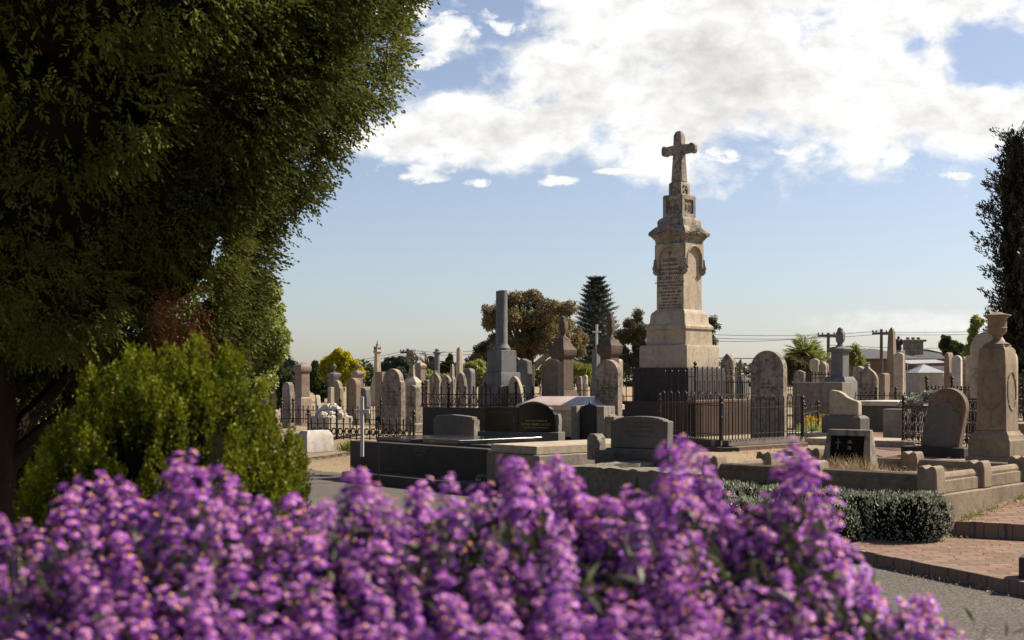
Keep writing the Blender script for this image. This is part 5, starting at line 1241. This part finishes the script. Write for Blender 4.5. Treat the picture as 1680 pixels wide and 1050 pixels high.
tuft('dry_grass','sparse dry grass over the open ground between graves',pts,.07,.005,'straw',1.2)
pts=[(3.0+.02*math.sin(k)+ (3.76-3.0)*(t_:=r1.random()**2*.5)-.02,11.22-(11.24-9.41)*t_,0.0) for k in range(160)]
tuft('grass','few green weeds in the joint between road and brick step',pts,.05,.005,'limegreen',.6)
pts=[]
for k in range(700):
    p=C+vr*r1.uniform(1.2,2.9)+Vector((.28+abs(r1.gauss(0,.16)),-.2)); pts.append((p.x,p.y,pf(p.x,p.y)+.004))
tuft('leaf_litter','dry fallen leaves lying on the brick path beside the kerb',pts,.05,.02,'straw',2.5)
pts=[]
for k in range(900):
    t_=r1.random()
    if k%3==0: p=C+vr*(2.2*t_)+Vector((.10,-.10))*(1.3+abs(r1.gauss(0,.35))); z=pf(p.x,p.y)+.003 if (p.x-RX)*RN[0]+(p.y-RY)*RN[1]>0 else .103
    elif k%3==1: p=Vector((r1.uniform(3.2,6.4),r1.uniform(8.6,11.6))); z=.105 if p.x>xe(p.y)+.12 else .010
    else: y_=r1.uniform(7.5,12); p=Vector((xe(y_)-abs(r1.gauss(0,.10))-.03,y_)); z=.012
    pts.append((p.x,p.y,z))
tuft('leaf_litter','scattered dry leaves on the brick step and along the road edge',pts,.028,.013,'straw',3.0)
pts=[]
for k in range(1500):
    t_=r1.random(); q=r1.random()
    p=C+vr*(2.1*t_)+Vector((.115,-.12))*r1.uniform(1.0,1.3) if q<.5 else (C+ul*(2.4*t_)+Vector((-.11,-.11))*r1.uniform(1.0,1.5))
    if noise.noise(Vector((p.x*4,p.y*4,1)))<.05: continue
    pts.append((p.x,p.y,(pf(p.x,p.y) if q<.5 else .02)))
tuft('weeds','low weeds growing along the foot of the sandstone kerb',pts,.06,.006,'limegreen',.8)
pts=[(X(r1.gauss(578,9),21)-.0,21+r1.uniform(-.2,.2),.40) for k in range(500)]
tuft('yellow_weeds','yellowing weeds at the foot of the white cross',pts,.16,.014,'limegreen',.6)
pts=[]
for k in range(380):
    x=r1.uniform(1318,1362); D__=r1.uniform(25,28); pts.append((X(x,D__),D__,.62+r1.random()*.05))
tuft('flower_bed','green flower bed foliage below the block tomb',[(a,b,c-.2) for a,b,c in pts for _ in range(6)],.22,.03,'broad',.7)
pts=[(a,b,c+r1.uniform(.02,.16)) for a,b,c in pts[::4] for _ in range(5)]
tuft('marigolds','orange marigold blooms in the bed below the block tomb',pts,.035,.035,'marigold',2)
broadtree('grey-green rosemary-like shrub left of the tilted headstone','shrub',1500,24,[(1497,662,20,7),(1512,655,14,7),(1530,650,14,6)],5000,.06,.02,'silver',tr=.03,zb=.5,cat='shrub')
# ================================================================ purple asters in the foreground
def spike(seed):
    g=np.random.default_rng(seed); H=.30; nf=64; co=[];qd=[];mi=[];rn=[]; o=0
    def addq(c4,m,r_):
        nonlocal o
        co.extend(c4); qd.append([o,o+1,o+2,o+3]); mi.append(m); rn.append(r_); o+=4
    fl=[]; ph=g.random()*6
    for k in range(104):
        t_=(k+.5)/104; a0=k*2.39996+g.normal()*.3; rad=(.046*(1-t_)**.75+.010)*(1+.28*math.sin(a0*2+t_*13+ph))*g.uniform(.75,1.15); z=H*t_**.9+g.normal()*.006
        n_=np.array([math.cos(a0)*(1.0-.5*t_),math.sin(a0)*(1.0-.5*t_),.35+.9*t_]); fl.append((np.array([rad*math.cos(a0),rad*math.sin(a0),z]),n_*1.5))
    for (c,nrm) in fl:
        nrm=nrm+g.normal(size=3)*.3; nrm/=np.linalg.norm(nrm)
        s_=np.cross(nrm,[.3,.2,1.]); s_/=np.linalg.norm(s_); u_=np.cross(nrm,s_); R_=g.uniform(.0100,.0145); fr=g.random(); npet=11
        ph=g.random()*6
        for p in range(npet):
            b=2*math.pi*p/npet+ph; d=s_*math.cos(b)+u_*math.sin(b); e=s_*-math.sin(b)+u_*math.cos(b); dr=g.uniform(-.25,.12)
            tip=c+d*R_+nrm*R_*dr; md=c+d*R_*.6+nrm*R_*.08
            addq([c+d*R_*.15,md+e*R_*.19,tip,md-e*R_*.19],0,min(1,max(0,fr*.7+.3*g.random())))
        for p in range(4):
            b=p*math.pi/2; d=s_*math.cos(b)+u_*math.sin(b); e=s_*math.cos(b+math.pi/2)+u_*math.sin(b+math.pi/2)
            addq([c+nrm*.0045,c+d*.0042+nrm*.0015,c+(d+e)*.0030+nrm*.001,c+e*.0042+nrm*.0015],1,g.random())
    for k in range(46):
        z=H*g.random()*.9-.05; a=g.random()*6.28; d=np.array([math.cos(a),math.sin(a),g.uniform(-.2,.7)]); d/=np.linalg.norm(d); e=np.cross(d,[0,0,1.]); e/=np.linalg.norm(e); c=np.array([0,0,z]); L=g.uniform(.03,.055)
        addq([c,c+d*L*.5+e*.004,c+d*L,c+d*L*.5-e*.004],2,g.random())
    for b in range(4):
        x0,y0=.0022*math.cos(b*1.571),.0022*math.sin(b*1.571); x1,y1=.0022*math.cos(b*1.571+1.571),.0022*math.sin(b*1.571+1.571)
        addq([np.array([x0,y0,-.25]),np.array([x1,y1,-.25]),np.array([x1*.4,y1*.4,H]),np.array([x0*.4,y0*.4,H])],2,.2)
    return np.array(co),np.array(qd),np.array(mi),np.array(rn)
protos=[spike(100+s_) for s_ in range(7)]; meshes=[]
top=[(-60,850),(0,838),(40,845),(62,880),(85,830),(112,792),(135,775),(170,770),(200,778),(225,800),(250,840),(270,812),(285,745),(303,730),(325,745),(345,752),(370,790),(400,815),(430,802),(470,795),(505,822),(530,808),(560,800),(575,758),(592,752),(612,790),(640,812),(660,842),(680,790),(700,775),(740,768),(775,790),(800,782),(825,742),(850,734),(868,760),(885,748),(905,745),(930,768),(955,812),(975,815),(1000,798),(1030,790),(1055,800),(1085,762),(1098,712),(1118,703),(1135,720),(1150,772),(1180,812),(1225,820),(1262,800),(1280,738),(1300,715),(1318,732),(1335,815),(1355,842),(1378,885),(1410,905),(1440,945),(1475,950),(1500,935),(1520,945),(1545,985),(1580,1010),(1610,1022),(1650,1040),(1740,1060)]
def topy(x):
    for (a,b),(c,d) in zip(top,top[1:]):
        if a<=x<=c: return b+(d-b)*(x-a)/(c-a)
    return 1000
plants=[]
names=['leftmost purple aster clump at the lower left corner','purple aster clump below the dark left side of the bush','purple aster clump rising highest in front of the bush','purple aster clump with the spike below the white grave box','purple aster clump below the raised dark surround','purple aster clump in front of the sandstone-topped grave','purple aster clump before the rough granite surround','purple aster clump with the tallest spike by the granite headstone','purple aster clump with the tall spike in front of the weedy plot','purple aster clump thinning out over the road at lower right']
for k,nm in enumerate(names):
    px=80+168*k; plants.append((px,thing('aster_plant',nm,'flowering plant',(X(px,2.1),2.1,0),0,'purple asters along the foreground')))
r1=random.Random(42); sp_=[]
for (x,y) in top[1:-1]: sp_.append((x+r1.uniform(-5,5),y+12+(26 if x>1340 else 0),r1.uniform(2.05,2.35)))
for row in range(1,5):
    x=-70+30*row
    while x<1700:
        yy=topy(x)*.72+.28*min(topy(x-70),topy(x+70),900)+78*row+r1.uniform(-30,30)+(26 if x>1340 else 0)
        if yy<1120: sp_.append((x,yy,2.2-.15*row+r1.uniform(-.1,.1)))
        x+=r1.uniform(33,58)
cnt={}
for (x,y,D_) in sp_:
    j=min(range(len(plants)),key=lambda k:abs(plants[k][0]-x)); 
    if cnt.get(j,0)>=100: continue
    cnt[j]=cnt.get(j,0)+1; pr=plants[j][1]; v=r1.randrange(7)
    if v>=len(meshes) or meshes[v] is None:
        while len(meshes)<7: meshes.append(None)
        co_,qd_,mi_,rn_=protos[v]; o=npmesh('flower_spike',co_,qd_,['petal','centre','stem'],pr,rn_,mi=mi_); meshes[v]=o.data
    else:
        o=bpy.data.objects.new('flower_spike',meshes[v]); col.objects.link(o); o.parent=pr
    s_=r1.uniform(.66,1.15)*D_/2.05; lx,ly=r1.gauss(.0,.15),r1.gauss(-.14,.15)
    L=Vector((math.sin(ly)*1,-math.sin(lx),1)).normalized()*.335*s_
    o.scale=(s_,s_,s_); ML=Matrix.Rotation(ly,3,'Y')@Matrix.Rotation(lx,3,'X'); o.rotation_euler=(ML@Matrix.Rotation(r1.uniform(0,6.28),3,'Z')).to_euler(); L=ML@Vector((0,0,.305*s_))
    zt=Z(y,D_); o.location=(X(x,D_)-pr.location.x-L.x,D_-pr.location.y-L.y,zt-L.z)
for k,(px,pr) in enumerate(plants):
    n=4200; P_=np.stack([rg.normal(size=n)*.13,rg.normal(size=n)*.16+.10,np.zeros(n)],1)
    zt=np.array([Z(max(topy(px+p[0]*1000)+105,850),2.1) for p in P_]); P_[:,2]=rg.random(n)**.6*zt
    D__=rg.normal(size=(n,3))*.6+np.array([0,0,.7]); co_,qd_=leafgeo(P_,D__,.036*(.5+rg.random(n)),.009,rg,.1); npmesh('foliage',co_,qd_,'stem',pr,rg.random(n))
    m_=MB(); q_=random.Random(k)
    for j in range(16):
        x_,y_=q_.gauss(0,.12),q_.gauss(.05,.15); m_.tube([(x_*.4,y_*.4,0),(x_,y_,.95)],[.006,.003],4)
    m_.build('stems','stem',pr,0)
